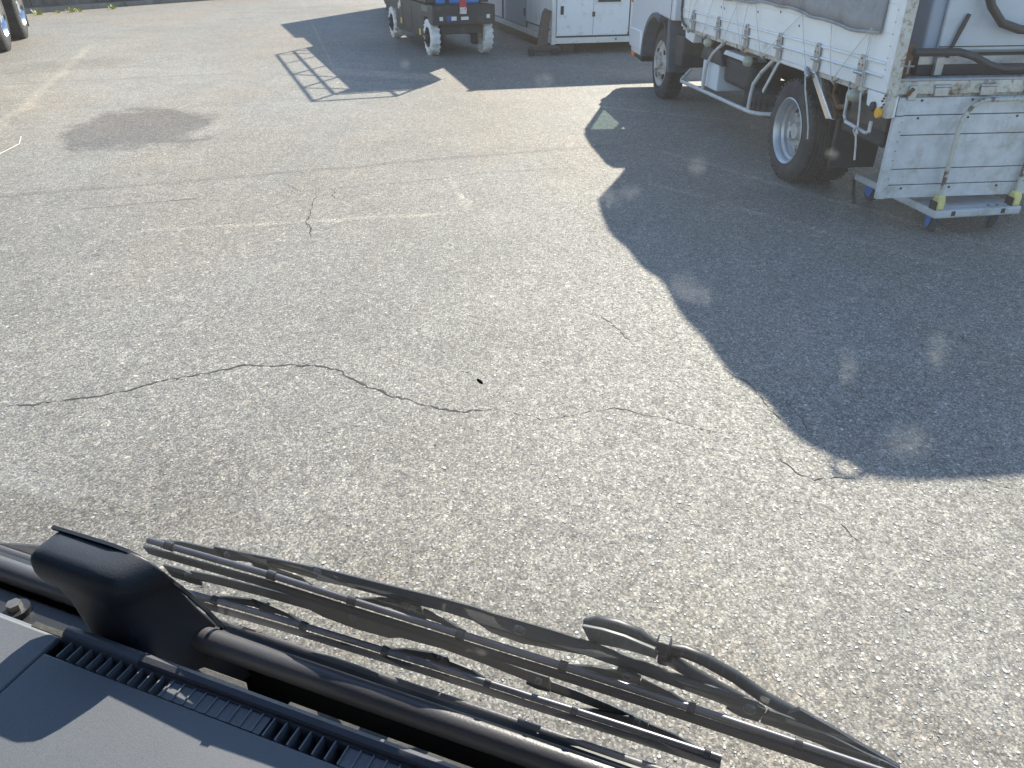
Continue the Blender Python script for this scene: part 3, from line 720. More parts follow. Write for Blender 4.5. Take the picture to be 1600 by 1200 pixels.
for y, z in ((1.92, .755), (.92, .72), (-.84, .755)):
    o = MB().lathe([(.05, .020), (.02, .045), (-.01, .042), (-.035, .026), (-.045, .001)], (0, 0, 0), 'x', 18).build('marker_lamp', 'lens_clear', T, smooth=True); o.location = (.0, y, z)
    MB().cyl((.06, 0, .0), .03, .03, 'x', 14).build('lamp_socket', 'black_plastic', o)
o = MB().lathe([(.03, .03), (.0, .032), (-.018, .024), (-.024, .001)], (0, 0, 0), 'x', 16).build('amber_lamp', 'orange_lens', T, smooth=True); o.location = (.05, 1.10, .79)

# side equipment under the bed
MB().prism([(2.28, .90), (2.66, .90), (2.60, .72), (2.36, .70)], .0, .10, 'x').build('front_panel', 'white_paint', T, bevel=.01)
MB().tube([(.10, 2.62, .42), (.0, 2.58, .335), (-.02, 2.52, .325), (-.02, 1.0, .36), (-.02, .66, .37), (.02, .56, .375), (.12, .50, .38)], .017, 10).build('side_guard', 'pipe_white', T, smooth=True)
for a, b in ((1.87, 1.68), (.73, .58)):
    MB().tube([(-.02, a, .36), (-.02, a-.02, .50), (-.015, a-.03, .58), (.0, a-.12, .68), (.03, b-.12, .80)], .016, 10).build('guard_post', 'pipe_white', T, smooth=True)
MB().span((.02, 1.62, .37), (.30, 2.05, .60)).build('battery_box', 'box_white', T, bevel=.012)
MB().prism([(1.50, .60), (2.10, .60), (2.02, .72), (1.58, .72)], .0, .32, 'x').build('battery_cover', 'black_plastic', T, bevel=.015)
MB().span((.05, .95, .46), (.34, 1.58, .70)).build('fuel_tank', 'chassis', T, bevel=.05, seg=3)
MB().prism([(1.0, .70), (1.55, .70), (1.5, .74), (1.05, .74)], .02, .2, 'x').build('tank_strap', 'box_white', T, bevel=.004)
sp = MB()
sp.lathe([(.30, .22), (.30, .30), (.315, .345), (.34, .36), (.37, .36), (.375, .352), (.40, .352), (.405, .36), (.45, .36), (.455, .352), (.475, .352), (.48, .36), (.50, .345), (.515, .30), (.515, .22)], (.42, .96, .0), 'z', 48)
for k in range(40):
    a = 2*math.pi*k/40; sp.box((.42+.362*math.cos(a), .96+.362*math.sin(a), .405), (.006, .03, .12), (0, 0, a))
spo = sp.build('spare_wheel', 'tyre', T, smooth=True)
# rear wheel arch frame and struts
MB().sweep([(-.012, .50, .555), (-.012, .30, .79), (-.012, .26, .815)], .03, .012, (1, 0, 0)).build('fender_strut', 'pipe_white', T)
MB().span((-.018, -.30, .798), (.0, .28, .823)).build('fender_rail', 'white_paint', T, bevel=.003)
MB().tube([(-.03, -.20, .825), (-.045, -.24, .80), (-.04, -.27, .775)], .016, 8).build('hook_plate', 'galvanised', T, smooth=True)
MB().prism([(-.235, .815), (-.33, .815), (-.67, .575), (-.585, .56)], -.025, .05, 'x').build('mudguard_strut', 'chrome', T, bevel=.006)
MB().prism([(-.42, .80), (-.46, .80), (-.56, .56), (-.54, .22), (-.51, .22), (-.52, .56)], .09, .42, 'x').build('rear_mudflap', 'chassis', T, bevel=.006)
MB().span((.06, -1.16, .50), (.36, -.64, .66)).build('tool_box', 'chassis', T, bevel=.02)
MB().box((.05, -.98, .71), (.02, .44, .21)).build('side_panel', 'dark_steel', T)
MB().tube([(-.02, -.80, .83), (-.03, -.82, .76), (-.03, -.83, .63), (-.03, -.86, .60), (-.03, -1.12, .585), (-.03, -1.15, .60), (-.03, -1.15, .66)], .011, 8).build('step_loop', 'pipe_white', T, smooth=True)
MB().tube([(.05, -.50, .80), (.04, -.52, .70), (.04, -.60, .64), (.04, -.70, .66), (.04, -.74, .74)], .018, 8).build('tow_ring', 'rust', T, smooth=True)
MB().span((.3, -1.22, .44), (WID-.3, -1.17, .56)).build('rear_bar', 'chassis', T, bevel=.006)

# tarpaulin over a load, stepped profile, pulled down over the gates
def tarp_pt(u, v):
    y = -1.07+u*(2.66+1.07)
    top = 2.13+(2.42-2.13)*min(1, max(0, (y+1.07)/.6))+(.26)*max(0, min(1, (y+.45)/3.0))
    top += .03*math.sin(y*4.1)+.02*math.sin(y*9+1)
    if y > 2.45: top -= (y-2.45)*.35
    w = WID+.10
    hem = 1.135+.03*min(1, max(0, (y+1)/1.5))+.014*math.sin(y*2.9+.6)+.006*math.sin(y*11+.5)
    k = v*2-1
    a = abs(k)
    if a < .42:
        x = k/.42*(w*.5-.12); z = top-.05*(a/.42)**3+.015*math.sin(y*7+k*6)
    elif a < .52:
        q = (a-.42)/.10; x = math.copysign(w*.5-.12+.12*math.sin(q*math.pi/2), k); z = top-.05-.13*(1-math.cos(q*math.pi/2))
    else:
        q = (a-.52)/.48; z = (top-.18)*(1-q)+hem*q
        x = math.copysign(w*.5+.018*math.sin(y*6+q*5)*math.sin(q*math.pi)+.006*math.sin(y*23), k)
    return (WID/2+x, y, z)
tp = MB().grid(tarp_pt, 90, 60)
tarp = tp.build('tarpaulin', 'tarp', T, smooth=True)
sol = tarp.modifiers.new('solid', 'SOLIDIFY'); sol.thickness = .006
pts = [Vector(tarp_pt(i/60, 0.0))+Vector((-.004, 0, 0)) for i in range(61)]
MB().tube(pts, .011, 6).build('hem', 'tarp', tarp, smooth=True)
# front of the tarp frame
MB().span((.0, 2.60, .9), (WID, 2.66, 2.45)).build('tarp_front', 'tarp', T)

# ropes from the hem to the hooks
def rope(y0, z0, y1, z1, r=.0026, sag=0.0, x=-.052):
    pts = []
    for i in range(7):
        q = i/6; pts.append((x-.006*math.sin(q*3.14), y0+(y1-y0)*q, z0+(z1-z0)*q-sag*math.sin(q*3.14)))
    MB().tube(pts, r, 6).build('rope', 'rope', T, smooth=True)
for y0, y1 in ((2.35, 2.42), (2.15, 2.42), (1.75, 1.95), (1.5, 1.42), (1.15, 1.42), (1.2, .98), (.95, .98), (.78, .55), (-.05, .55), (-.05, -.26), (-.48, -.62), (-.98, -.62), (-.98, -1.0), (-1.0, -1.02)):
    rope(y0, 1.15, y1, .80)
MB().tube([(-.055, -1.01, .80), (-.056, -1.04, .70), (-.058, -1.06, .62), (-.055, -1.05, .58), (-.06, -1.09, .50), (-.055, -1.10, .42)], .0065, 6).build('rope', 'rope', T, smooth=True)
MB().tube([(-.05, -.24, .79), (-.055, -.29, .70), (-.05, -.36, .58), (-.05, -.42, .48), (-.05, -.44, .40)], .0055, 6).build('rope', 'rope', T, smooth=True)
MB().tube([(-.062, -1.05, .61), (-.056, -1.02, .58), (-.05, -1.04, .555), (-.06, -1.075, .575), (-.062, -1.06, .605)], .007, 6).build('rope_knot', 'rope', T, smooth=True)
# black rubber strap round the front of the gate
MB().tube([(-.045, 2.66, 1.2), (-.045, 2.66, .98), (-.045, 2.63, .90), (-.045, 2.56, .855), (-.04, 2.46, .835)], .012, 8).build('rubber_strap', 'rubber_hose', T, smooth=True)
# small scuffs stencilled on the gate
for y, z in ((1.60, 1.075), (1.52, 1.07), (.78, 1.10), (.02, 1.07), (.36, 1.13)):
    MB().box((-.0305, y, z), (.002, .02, .010), (.5, 0, 0)).build('scuff', 'gasket', gate)

def to_world(local, rz, loc):
    c, s = math.cos(rz), math.sin(rz)
    return Vector((loc[0]+local[0]*c-local[1]*s, loc[1]+local[0]*s+local[1]*c, loc[2]+local[2]))
def T2W(*p): return to_world(p, YAW, (2.033, 5.95, 0))

# machine on the bed and its hose
mc = thing('machine_cabinet', 'pale blue grey machine cabinet standing on the truck bed behind the tailgate', 'machine', T2W(.22, -1.10, .899), YAW)
MB().span((.0, .02, .0), (1.5, .9, .115)).build('base_frame', 'chassis', mc, bevel=.005)
MB().span((.02, .04, .118), (1.48, .88, .95)).build('cabinet', 'machine_blue', mc, bevel=.012)
MB().span((.10, .012, .135), (1.44, .036, .92)).build('front_panel', 'machine_white', mc, bevel=.008)
MB().span((.10, .006, .155), (1.44, .0115, .160)).build('panel_groove', 'gasket', mc)
MB().span((.0, .015, .062), (1.5, .02, .105)).build('base_strip', 'galvanised', mc)
MB().tube([(.16, .0, .10), (.165, -.004, .14), (.20, -.008, .26), (.225, -.006, .33)], [.012, .010, .014, .011], 8).build('door_handle', 'black_plastic', mc, smooth=True)
MB().box((.115, -.005, .055), (.05, .03, .10)).build('bracket', 'galvanised', mc, bevel=.003)
hp = [(.10, -1.21, 1.045), (.25, -1.215, 1.045), (.36, -1.22, 1.045), (.46, -1.225, 1.02), (.56, -1.23, .975), (.66, -1.23, .950), (.78, -1.225, .955), (.95, -1.2, 1.0), (1.2, -1.15, 1.1)]
tag(MB().tube([T2W(*p) for p in hp], .021, 10).build('delivery_hose', 'rubber_hose', smooth=True), 'lower black rubber hose sagging over the truck rear sill', 'hose', 'black hoses on the truck')
hp2 = [(.44, -1.14, 1.50), (.47, -1.15, 1.38), (.53, -1.16, 1.27), (.62, -1.16, 1.185), (.74, -1.16, 1.15), (.95, -1.15, 1.14), (1.3, -1.12, 1.2)]
tag(MB().tube([T2W(*p) for p in hp2], .024, 10).build('supply_hose', 'rubber_hose', smooth=True), 'upper black rubber hose curving down in front of the machine panel', 'hose', 'black hoses on the truck')
lp = [(.25, -1.0, 1.95)]+[(.10-.22*math.sin(a)*1.0, -1.02-.26*(1-math.cos(a))*.6, 2.02+.10*math.sin(a*1.0)+.0) for a in [0, .5, 1, 1.5, 2, 2.5, 3]]+[(.35, -1.05, 1.98)]
MB().tube([(.05, -.90, 2.06), (-.055, -.93, 2.11), (-.075, -.99, 2.12), (-.05, -1.06, 2.09), (.06, -1.09, 2.03), (.2, -1.06, 2.0)], .011, 8).build('strap_loop', 'rubber_hose', tarp, smooth=True)
MB().span((.08, -1.17, .905), (.13, -1.13, 1.08)).build('bed_stay', 'rust', T, bevel=.006)
MB().tube([(.06, -1.2, .97), (.12, -1.21, .97)], .006, 6).tube([(.09, -1.205, .93), (.09, -1.205, 1.0)], .005, 6).build('cross_pin', 'galvanised', T)

# ================================================================== platform cart
cart_ang = R(10)
cn = at(1463, 330, .17)
cart = thing('platform_cart', 'grey platform cart with blue casters, yellow brackets and pale tube handle', 'cart', (cn.x, cn.y, 0), cart_ang)
CW, CL, CZ = .59, .90, .17
MB().span((0, 0, CZ-.052), (CW, CL, CZ)).build('deck', 'deck_grey', cart, bevel=.014, seg=3)
MB().span((.03, .05, CZ+.0005), (CW-.03, CL-.03, CZ+.004)).build('deck_mat', 'deck_grey', cart, bevel=.002)
for x in (.12, .46): MB().span((x-.012, -.004, CZ-.036), (x+.012, .004, CZ-.008)).build('slot', 'gasket', cart)
for x, y in ((.09, .10), (.36, .055), (.42, .055)): MB().cyl((x+.03, y, CZ+.001), .011, .006, 'z', 12).build('screw_hole', 'gasket', cart)
for x, y in ((.085, .12), (CW-.085, .12), (.085, CL-.11), (CW-.085, CL-.11)):
    cst = MB().prism([(-.05, .115), (.05, .115), (.05, .125), (-.05, .125)], -.04, .04, 'x')
    for sx in (-.022, .019): cst.prism([(-.045, .115), (.05, .115), (.022, .032), (-.018, .032)], sx*1.3, sx*1.3+.005, 'x')
    c = cst.build('caster', 'caster_blue', cart, bevel=.002); c.location = (x, y, 0); c.rotation_euler = (0, 0, random.uniform(-.7, .7))
    MB().lathe([(-.015, .02), (-.016, .042), (-.010, .05), (.010, .05), (.016, .042), (.015, .02)], (0, 0, .05), 'x', 24).build('caster_wheel', 'tyre', c, smooth=True)
for x in (.035, CW-.035):
    br = MB().prism([(-.030, CZ+.0), (.026, CZ+.0), (.034, CZ+.045), (.018, CZ+.088), (-.018, CZ+.088), (-.032, CZ+.052)], x-.026, x+.026, 'x').build('handle_bracket', 'bracket_yellow', cart, bevel=.010, seg=3); br.location = (0, .045, 0)
    MB().span((x-.036, .012, CZ-.0), (x-.031, .075, CZ+.05)).build('bracket_clip', 'black_plastic', cart)
hx0, hx1, hz = .035, CW-.035, .80
hpts = [(hx0, .045, CZ+.06)]+[(hx0, .045, CZ+.06+(hz-.16-CZ-.06)*k/4) for k in range(1, 5)]
hpts += [(hx0+.13*(1-math.cos(a)), .045, hz-.16+.16*math.sin(a)) for a in [.3, .6, .9, 1.2, math.pi/2]]
hpts += [(hx1-.13*(1-math.cos(a)), .045, hz-.16+.16*math.sin(a)) for a in [math.pi/2, 1.2, .9, .6, .3, 0]]
hpts += [(hx1, .045, CZ+.06)]
MB().tube(hpts, .0135, 10).build('handle', mat('handle_paint', (.52, .50, .43), .45, var=.12, vscale=12, dirt=(.13, .085, .06), dscale=14, dcut=(.53, .60)), cart, smooth=True)
MB().tube([(.02, CL+.02, .115), (-.06, CL-.12, .06), (-.09, CL-.2, .02)], .012, 8).build('brake_lever', 'dark_steel', cart, smooth=True)

# ================================================================== scissor lift
LR = R(20)
lo = at(672, 87)
lift = thing('scissor_lift', 'black and blue scissor lift with white tyres standing beside the container', 'lift', (lo.x-.04, lo.y+.1, 0), LR)
LW, LB = 1.0, 2.55
for y in (0, LB):
    wheel(lift, .0, y, .50, .15, 'plain', tyre='white_tyre', rimD=.29, lug=18)
    wheel(lift, LW, y, .50, .15, 'plain', side=1, tyre='white_tyre', rimD=.29, lug=18)
MB().span((.015, -.32, .44), (LW-.0, -.02, .71)).build('end_bumper', 'lift_black', lift, bevel=.012)
MB().span((.17, -.2, .30), (LW-.17, LB+.25, .66)).build('chassis', 'lift_black', lift, bevel=.01)
MB().prism([(.30, .20), (2.25, .20), (2.25, .50), (LB+.3, .50), (LB+.3, .70), (-.03, .70), (-.03, .52), (.27, .52)], .03, .14, 'x').build('side_panel', 'lift_black', lift, bevel=.008)
MB().prism([(.30, .20), (2.25, .20), (2.25, .50), (LB+.3, .50), (LB+.3, .70), (-.03, .70), (-.03, .52), (.27, .52)], LW-.14, LW-.03, 'x').build('side_panel', 'lift_black', lift, bevel=.008)
MB().span((.18, .02, .12), (.26, .16, .44)).build('steering_link', 'chassis', lift, bevel=.02)
MB().span((LW-.26, .02, .12), (LW-.18, .16, .44)).build('steering_link', 'chassis', lift, bevel=.02)
for x0, x1, z0, z1, m_ in ((.12, .175, .50, .555, 'sticker_white'), (.235, .30, .485, .565, 'sticker_blue'), (.305, .385, .50, .555, 'sticker_white'), (.455, .575, .505, .550, 'sticker_white'), (.86, .915, .52, .575, 'sticker_white')):
    MB().span((x0, -.324, z0), (x1, -.3205, z1)).build('sticker', m_, lift)
for y, z, m_ in ((.55, .28, 'sticker_yellow'), (1.85, .34, 'sticker_yellow'), (2.0, .56, 'sticker_white'), (1.9, .60, 'sticker_white')):
    MB().box((.028, y, z), (.003, .10, .09)).build('sticker', m_, lift)
MB().span((.0255, .02, .60), (.0285, .40, .68)).build('model_plate', mat('plate_grey', (.14, .14, .15), .5), lift)
for y in (1.05, 1.7): MB().span((.0265, y, .26), (.0290, y+.012, .62)).build('panel_seam', 'gasket', lift)
# folded scissor stack: blue arms
for i in range(5):
    z = .78+.17*i
    for x in (.18, LW-.24):
        o = MB().box((0, 0, 0), (.05, 2.45, .12)).build('scissor_arm', 'lift_blue', lift, bevel=.006); o.location = (x, 1.3, z); o.rotation_euler = (R(2.2 if i % 2 else -2.2), 0, 0)
    MB().cyl((LW/2, .14 if i % 2 else 2.4, z), .025, .66, 'x', 12).build('pivot_rod', 'chassis', lift)
MB().span((.16, -.02, .705), (LW-.16, .35, .80)).build('blue_cover', 'lift_blue', lift, bevel=.02)
MB().span((.30, -.03, .715), (.36, .0, .86)).build('post', 'chassis', lift)
cl = MB().grid(lambda u, v: (.43+.11*u+.005*math.sin(v*8), -.335-.008*math.sin(u*5+v*4), .92-.30*v), 4, 8).build('red_cloth', 'red_cloth', lift, smooth=True)
MB().grid(lambda u, v: (.432+.107*u+.004*math.sin(v*6), -.345-.006*math.sin(u*5+v*4), .68-.09*v), 4, 4).build('white_tape', 'white_cloth', lift, smooth=True)
# platform with guard rails
PL0, PL1 = -.62, 3.6
MB().span((.0, PL0, 1.66), (LW, PL1, 1.78)).build('platform_deck', 'lift_black', lift, bevel=.01)
MB().span((.0, .0, .72), (LW, 2.6, 1.655)).build('stack_cover', 'lift_black', lift, bevel=.01)
for x in (.02, LW-.02):
    MB().span((x-.012, PL0, 1.78), (x+.012, PL1, 1.95)).build('toe_board', 'lift_black', lift)
    for z in (2.24, 2.58): MB().tube([(x, PL0, z), (x, PL1, z)], .022, 8).build('rail', 'lift_black', lift)
    for y in (PL0+.02, .35, 1.45, 2.5, PL1-.02): MB().tube([(x, y, 1.7), (x, y, 2.58)], .022, 8).build('stanchion', 'lift_black', lift)
for y, zt in ((PL0, 2.18), (PL1, 1.95)):
    MB().span((.0, y-.012, 1.78), (LW, y+.012, zt)).build('toe_board', 'lift_black', lift)
    for z in (2.24, 2.58): MB().tube([(.02, y, z), (LW-.02, y, z)], .022, 8).build('rail', 'lift_black', lift)
MB().tube([(.02, PL0, 1.95), (.02, .35, 2.58)], .016, 6).tube([(.02, .35, 1.95), (.02, 1.45, 2.56)], .016, 6).build('brace', 'lift_black', lift)

shadow_box_near = thing('shadow_box', 'tall dark box added out of view behind the scissor lift to cast shadow', 'cabinet', to_world((.8, 4.4, 0), LR, lift.location), LR)  # added unseen box that extends the lift's shadow; doors and plinth invented
MB().span((0, 0, .08), (.8, 2.2, 2.7)).build('body', 'lift_black', shadow_box_near, bevel=.01)
for y in (.02, 1.11): MB().span((-.02, y, .14), (-.003, y+1.07, 2.64)).build('door', 'lift_black', shadow_box_near, bevel=.004)
MB().span((.03, .03, 0), (.77, 2.17, .079)).build('plinth', 'chassis', shadow_box_near)

shadow_box_far = thing('shadow_box', 'tallest added shadow box, farthest behind the scissor lift and out of view', 'cabinet', to_world((1.3, 6.75, 0), LR, lift.location), LR)  # second added box, out of view, carries that ground shadow farther back
MB().span((0, 0, .08), (.7, 2.6, 3.45)).build('body', 'lift_black', shadow_box_far, bevel=.01)
for y in (.02, 1.31): MB().span((-.02, y, .14), (-.003, y+1.27, 3.39)).build('door', 'lift_black', shadow_box_far, bevel=.004)
MB().span((.03, .03, 0), (.67, 2.57, .079)).build('plinth', 'chassis', shadow_box_far)

# ================================================================== white container hut
cc = at(862, 69, .15)
cont = thing('storage_container', 'white storage container with blue side door behind the truck cab', 'container', (cc.x, cc.y, 0), R(14))
CLN, CWD, CT = 6.4, 3.6, 2.55
MB().span((.03, .03, .24), (CWD-.03, CLN-.03, CT)).build('shell', 'container', cont, bevel=.01)
MB().span((0, 0, .15), (CWD, .06, .235)).build('base_rail', 'container_trim', cont, bevel=.006)
MB().span((0, .062, .15), (.06, CLN, .235)).build('base_rail', 'container_trim', cont, bevel=.006)
MB().span((-.012, -.012, .14), (.055, .05, CT)).build('corner_post', 'container_trim', cont, bevel=.006)
# front doors (facing the camera)
for x0, x1 in ((.075, .66), (.664, 1.25), (1.27, 2.4), (2.42, 3.5)):
    MB().span((x0, .004, .262), (x1, .028, 2.45)).build('door_panel', 'container', cont, bevel=.004)
for x in (1.26, 2.41): MB().span((x-.006, .010, .25), (x+.006, .029, 2.48)).build('door_seal', 'gasket', cont)
MB().span((.075, .012, .243), (3.5, .029, .255)).build('threshold_gap', 'gasket', cont)
hr = MB().span((.70, -.004, .70), (1.12, .003, .98)).build('handle_recess', 'container_trim', cont, bevel=.012)
MB().span((.725, -.0075, .725), (1.095, -.0045, .955)).build('recess_back', 'gasket', hr)
MB().tube([(.74, -.02, .80), (.86, -.025, .81), (.97, -.022, .82), (1.02, -.022, .86), (1.05, -.02, .80)], .022, 8).build('handle_lever', 'chrome', hr, smooth=True)
MB().cyl((.99, -.01, .80), .04, .025, 'y', 14).build('handle_boss', 'chrome', hr, smooth=True)
MB().span((.13, -.006, .56), (.18, .003, .68)).build('latch', 'gasket', cont, bevel=.006)
MB().box((.665, -.004, .56), (.045, .012, .07)).build('hasp', 'dark_steel', cont, bevel=.003)
for x, z in ((1.25, .28), (1.05, .20), (1.4, .64)): MB().box((x, -.003, z), (.02, .012, .03)).build('bolt', 'dark_steel', cont)
# left side panels
ys = [(.10, 1.55, 'container', .35), (1.60, 3.05, 'container_blue', .26), (3.35, 5.0, 'container', .26), (5.05, 6.3, 'container', .26)]
for y0, y1, m_, z0 in ys:
    MB().span((.002, y0, z0), (.028, y1, 2.45)).build('side_panel', m_, cont, bevel=.005)
for y in (1.575, 3.075, 3.33, 5.02): MB().span((.012, y-.010, .25), (.0285, y+.010, 2.48)).build('panel_seal', 'gasket', cont)
MB().span((.0, .10, .335), (.027, 1.55, .345)).build('panel_seal', 'gasket', cont)
MB().span((-.004, 1.62, .42), (.001, 1.70, .54)).build('latch', 'gasket', cont, bevel=.004)
for x, y in ((.3, .3), (3.2, .3), (.3, 6.0), (3.2, 6.0), (1.9, .25)): MB().box((x, y, .07), (.25, .25, .14)).build('support_block', 'dark_steel', cont)
# steel jack leaning at the corner
jk = thing('steel_prop', 'dark rusty steel prop on small wheels leaning against the container corner', 'prop', (cc.x-.12, cc.y-.08, 0), R(14))
MB().prism([(-.14, .05), (.02, .05), (.10, .62), (.0, .66), (-.04, .60)], -.045, .02, 'y').build('ramp_plate', 'dark_steel', jk, bevel=.006)
MB().prism([(-.24, .06), (.26, .06), (.22, .13), (-.2, .15)], -.06, .12, 'y').build('foot', 'dark_steel', jk, bevel=.01)
for x in (-.22, .16): MB().cyl((x, -.05, .055), .055, .05, 'y', 18).build('roller', 'gasket', jk, smooth=True)

# ================================================================== heavy truck at the left edge
la, lb = at(18, 79), at(48, 57)
ldir = Vector((lb.x-la.x, lb.y-la.y, 0)).normalized()
lang = math.atan2(ldir.y, ldir.x)-math.pi/2
hv = thing('heavy_truck', 'heavy truck with polished wheels, only its rear axles showing at top left', 'truck', (la.x, la.y, 0), lang)
def heavy_wheel(y):
    h = MB().lathe([(-.02, .001), (-.02, .09), (-.07, .11), (-.10, .13)], (0, 0, 0), 'x', 24)
    for k in range(10):
        a = k*math.pi/5; h.cyl((-.07, .15*math.cos(a), .15*math.sin(a)), .018, .05, 'x', 8)
    o = h.build('wheel', 'rim_silver', hv, smooth=True); o.location = (0, y, .50)
    t = MB(); t.lathe([(-.015, .28), (-.002, .32), (0, .40), (-.01, .46), (-.035, .495), (-.27, .495), (-.29, .46), (-.30, .40), (-.29, .30)], (0, 0, 0), 'x', 56, caps=False)
    for k in range(48):
        a = 2*math.pi*k/48; t.box(Matrix.Rotation(a, 3, 'X') @ Vector((-.05, 0, .492)), (.06, .035, .014), Matrix.Rotation(a, 3, 'X'))
    t.build('tyre', 'tyre', o, smooth=True)
    q = MB(); q.lathe([(.0, .295), (-.012, .285), (-.03, .265), (-.08, .25), (-.12, .22), (-.11, .13)], (0, 0, 0), 'x', 48, caps=False); q.build('rim', 'chrome', o, smooth=True)
for y in (0, 1.9, -1.9): heavy_wheel(y)
MB().span((-2.3, -5, .95), (-.02, 2.6, 1.15)).build('chassis_rail', 'chassis', hv)
MB().span((-2.4, -6, 1.16), (-.0, 2.75, 3.1)).build('cargo_body', 'white_paint', hv, bevel=.02)
MB().span((-.42, 2.50, .14), (-.03, 2.53, .95)).build('mudflap', 'black_plastic', hv, bevel=.004)
MB().span((-2.1, -5.0, .45), (-.45, 2.4, .95)).build('axle_frame', 'chassis', hv)

# ================================================================== the cab the picture is taken from
CA = R(21.1)                        # cab heading, clockwise from +Y
own = thing('truck_cab', 'cab the view is taken from: dashboard, windshield and wipers in the foreground', 'truck cab', (0, 0, 0), -CA)
GK = .30                            # rake of the windshield
def glass_b(z, off=0): return .35+off-GK*(z+.5)
GN = Vector((0, 1, GK)).normalized()
def wp(x, y, off=.030):
    """spot of the photograph carried onto a sheet parallel to the windshield, in cab coordinates"""
    cx, cy = (x-800)/F_PX, (y-600)/F_PX
    d = Vector((cx, math.cos(PITCH)-cy*math.sin(PITCH), -math.sin(PITCH)-cy*math.cos(PITCH)))
    a = d.x*math.cos(CA)-d.y*math.sin(CA); b = d.x*math.sin(CA)+d.y*math.cos(CA)
    t = (.35+off-GK*.5)/(b+GK*d.z)
    return Vector((a*t, b*t, H+d.z*t))
def L(a, b, z): return (a, b, H+z)

# windshield
A0, A1 = -1.15, .75
z0, z1 = -.53, .42
ws = MB().add([L(A0, glass_b(z0), z0), L(A1, glass_b(z0), z0), L(A1, glass_b(z1), z1), L(A0, glass_b(z1), z1)], [(0, 1, 2, 3)]).build('windshield', 'windshield', own)
# lower seal, trim tube and outer moulding
MB().tube([L(A0, .337, -.510), L(A1, .337, -.510)], .0105, 24).build('trim_tube', 'tube_black', own, smooth=True)
MB().sweep([L(A0, glass_b(-.515, -.003), -.515), L(A1, glass_b(-.515, -.003), -.515)], .022, .004, GN).build('glass_seal', 'squeegee', own)
MB().tube([L(A0, glass_b(-.519, .006), -.519), L(A1, glass_b(-.519, .006), -.519)], .0040, 10).build('outer_moulding', 'dash_trim', own, smooth=True)
MB().prism([(.368, -.585+H), (.385, -.60+H), (.43, -.80+H), (.44, -1.15+H), (.365, -1.15+H)], A0, A1, 'x').build('front_panel', 'black_plastic', own, bevel=.006)
MB().prism([(.2935, -.70+H), (.36, -.70+H), (.36, -.54+H), (.355, -.535+H), (.350, -.69+H), (.2935, -.69+H)], A0, A1, 'x').build('well', 'well_black', own)
for a, b, zz in ((-.28, .330, -.60),): MB().cyl((0, 0, 0), .013, .01, 'z', 20).build('well_plug', 'bar_black', own).location = L(a, b, zz)
# dashboard: profile swept across the cab, with a recessed defroster slot
VS = -.508                          # where the slot starts
prof_r = [(-.40, -.62), (-.05, -.535), (.12, -.507), (.20, -.502), (.2725, -.500), (.2735, -.530), (.2885, -.530), (.2890, -.5005), (.2910, -.4965), (.2955, -.4945), (.3000, -.4965), (.3020, -.502), (.303, -.72), (-.40, -.72)]
prof_l = [(-.40, -.62), (-.05, -.535), (.12, -.507), (.20, -.502), (.2725, -.500), (.288, -.499), (.2905, -.502), (.2915, -.515), (.303, -.520), (.303, -.72), (-.40, -.72)]
DS = .968
zz = lambda pr: [(b*DS, z*DS+H) for b, z in pr]
def L(a, b, z): return (a*DS, b*DS, H+z*DS)          # the dashboard sits a little nearer than the glass foot
dash = MB().prism(zz(prof_r), VS*DS, A1, 'x').build('dashboard', 'dash_plastic', own, bevel=.0012)
MB().prism(zz(prof_l), A0, VS*DS-.0012, 'x').build('dash_end_panel', 'dash_plastic', dash, bevel=.0015)
MB().span(L(VS-.0014, .18, -.53), L(VS+.0001, .288, -.5035)).build('seam', 'vent_dark', dash)
MB().span(L(VS+.001, .2736, -.5299), L(A1, .2884, -.5285)).build('vent_floor', 'vent_dark', dash)
sl = None
for k in range(58):
    a = VS+.012+.0104*k
    if a > .08: break
    src = MB().span((-.0006, .2734*DS, -.0235), (.0006, .2888*DS, .0)) if sl is None else None
    if sl is None:
        sl = src.build('vent_slat', 'slat_grey', dash); sl.location = L(a, 0, -.5002)
    else:
        share('vent_slat', sl, dash, L(a, 0, -.5002))
for a0, a1 in ((-.395, -.302), (-.236, -.10)):
    MB().span(L(a0, .2737, -.513), L(a1, .2883, -.5016)).build('vent_cover', 'dash_plastic', dash)
MB().prism(zz([(.2895, -.4995), (.2915, -.4955), (.2955, -.4938), (.2995, -.4960), (.3012, -.502)]), (VS+.08)*DS, A1, 'x').build('front_ridge', 'dash_trim', dash, smooth=True)
MB().sweep([L(-.548, .2955, -.5085), L(-.49, .2955, -.5085)], .006, .006, (0, 0, 1)).build('foam_strip', 'foam', dash)
MB().prism([(-.373, .2932), (-.324, .2932), (-.329, .299), (-.368, .299)], H-.493, H-.486, 'z').build('bracket', 'foam', dash, bevel=.001)
MB().span(L(-.298, .3035, -.520), L(.05, .3065, -.503)).build('foam_strip', 'foam', dash)
bl = MB().cyl((0, 0, 0), .0115, .006, 'z', 24).build('bolt_washer', 'bar_black', dash); bl.location = (-.583, .3055, H-.513)
MB().cyl((0, 0, .005), .0062, .008, 'z', 6).build('bolt', 'bolt', bl)
MB().prism([(A0, .2935), (VS+.03, .2935), (VS+.03, .323), (A0, .323)], H-.66, H-.516, 'z').build('side_shelf', 'bar_black', dash, bevel=.002)
def L(a, b, z): return (a, b, H+z)
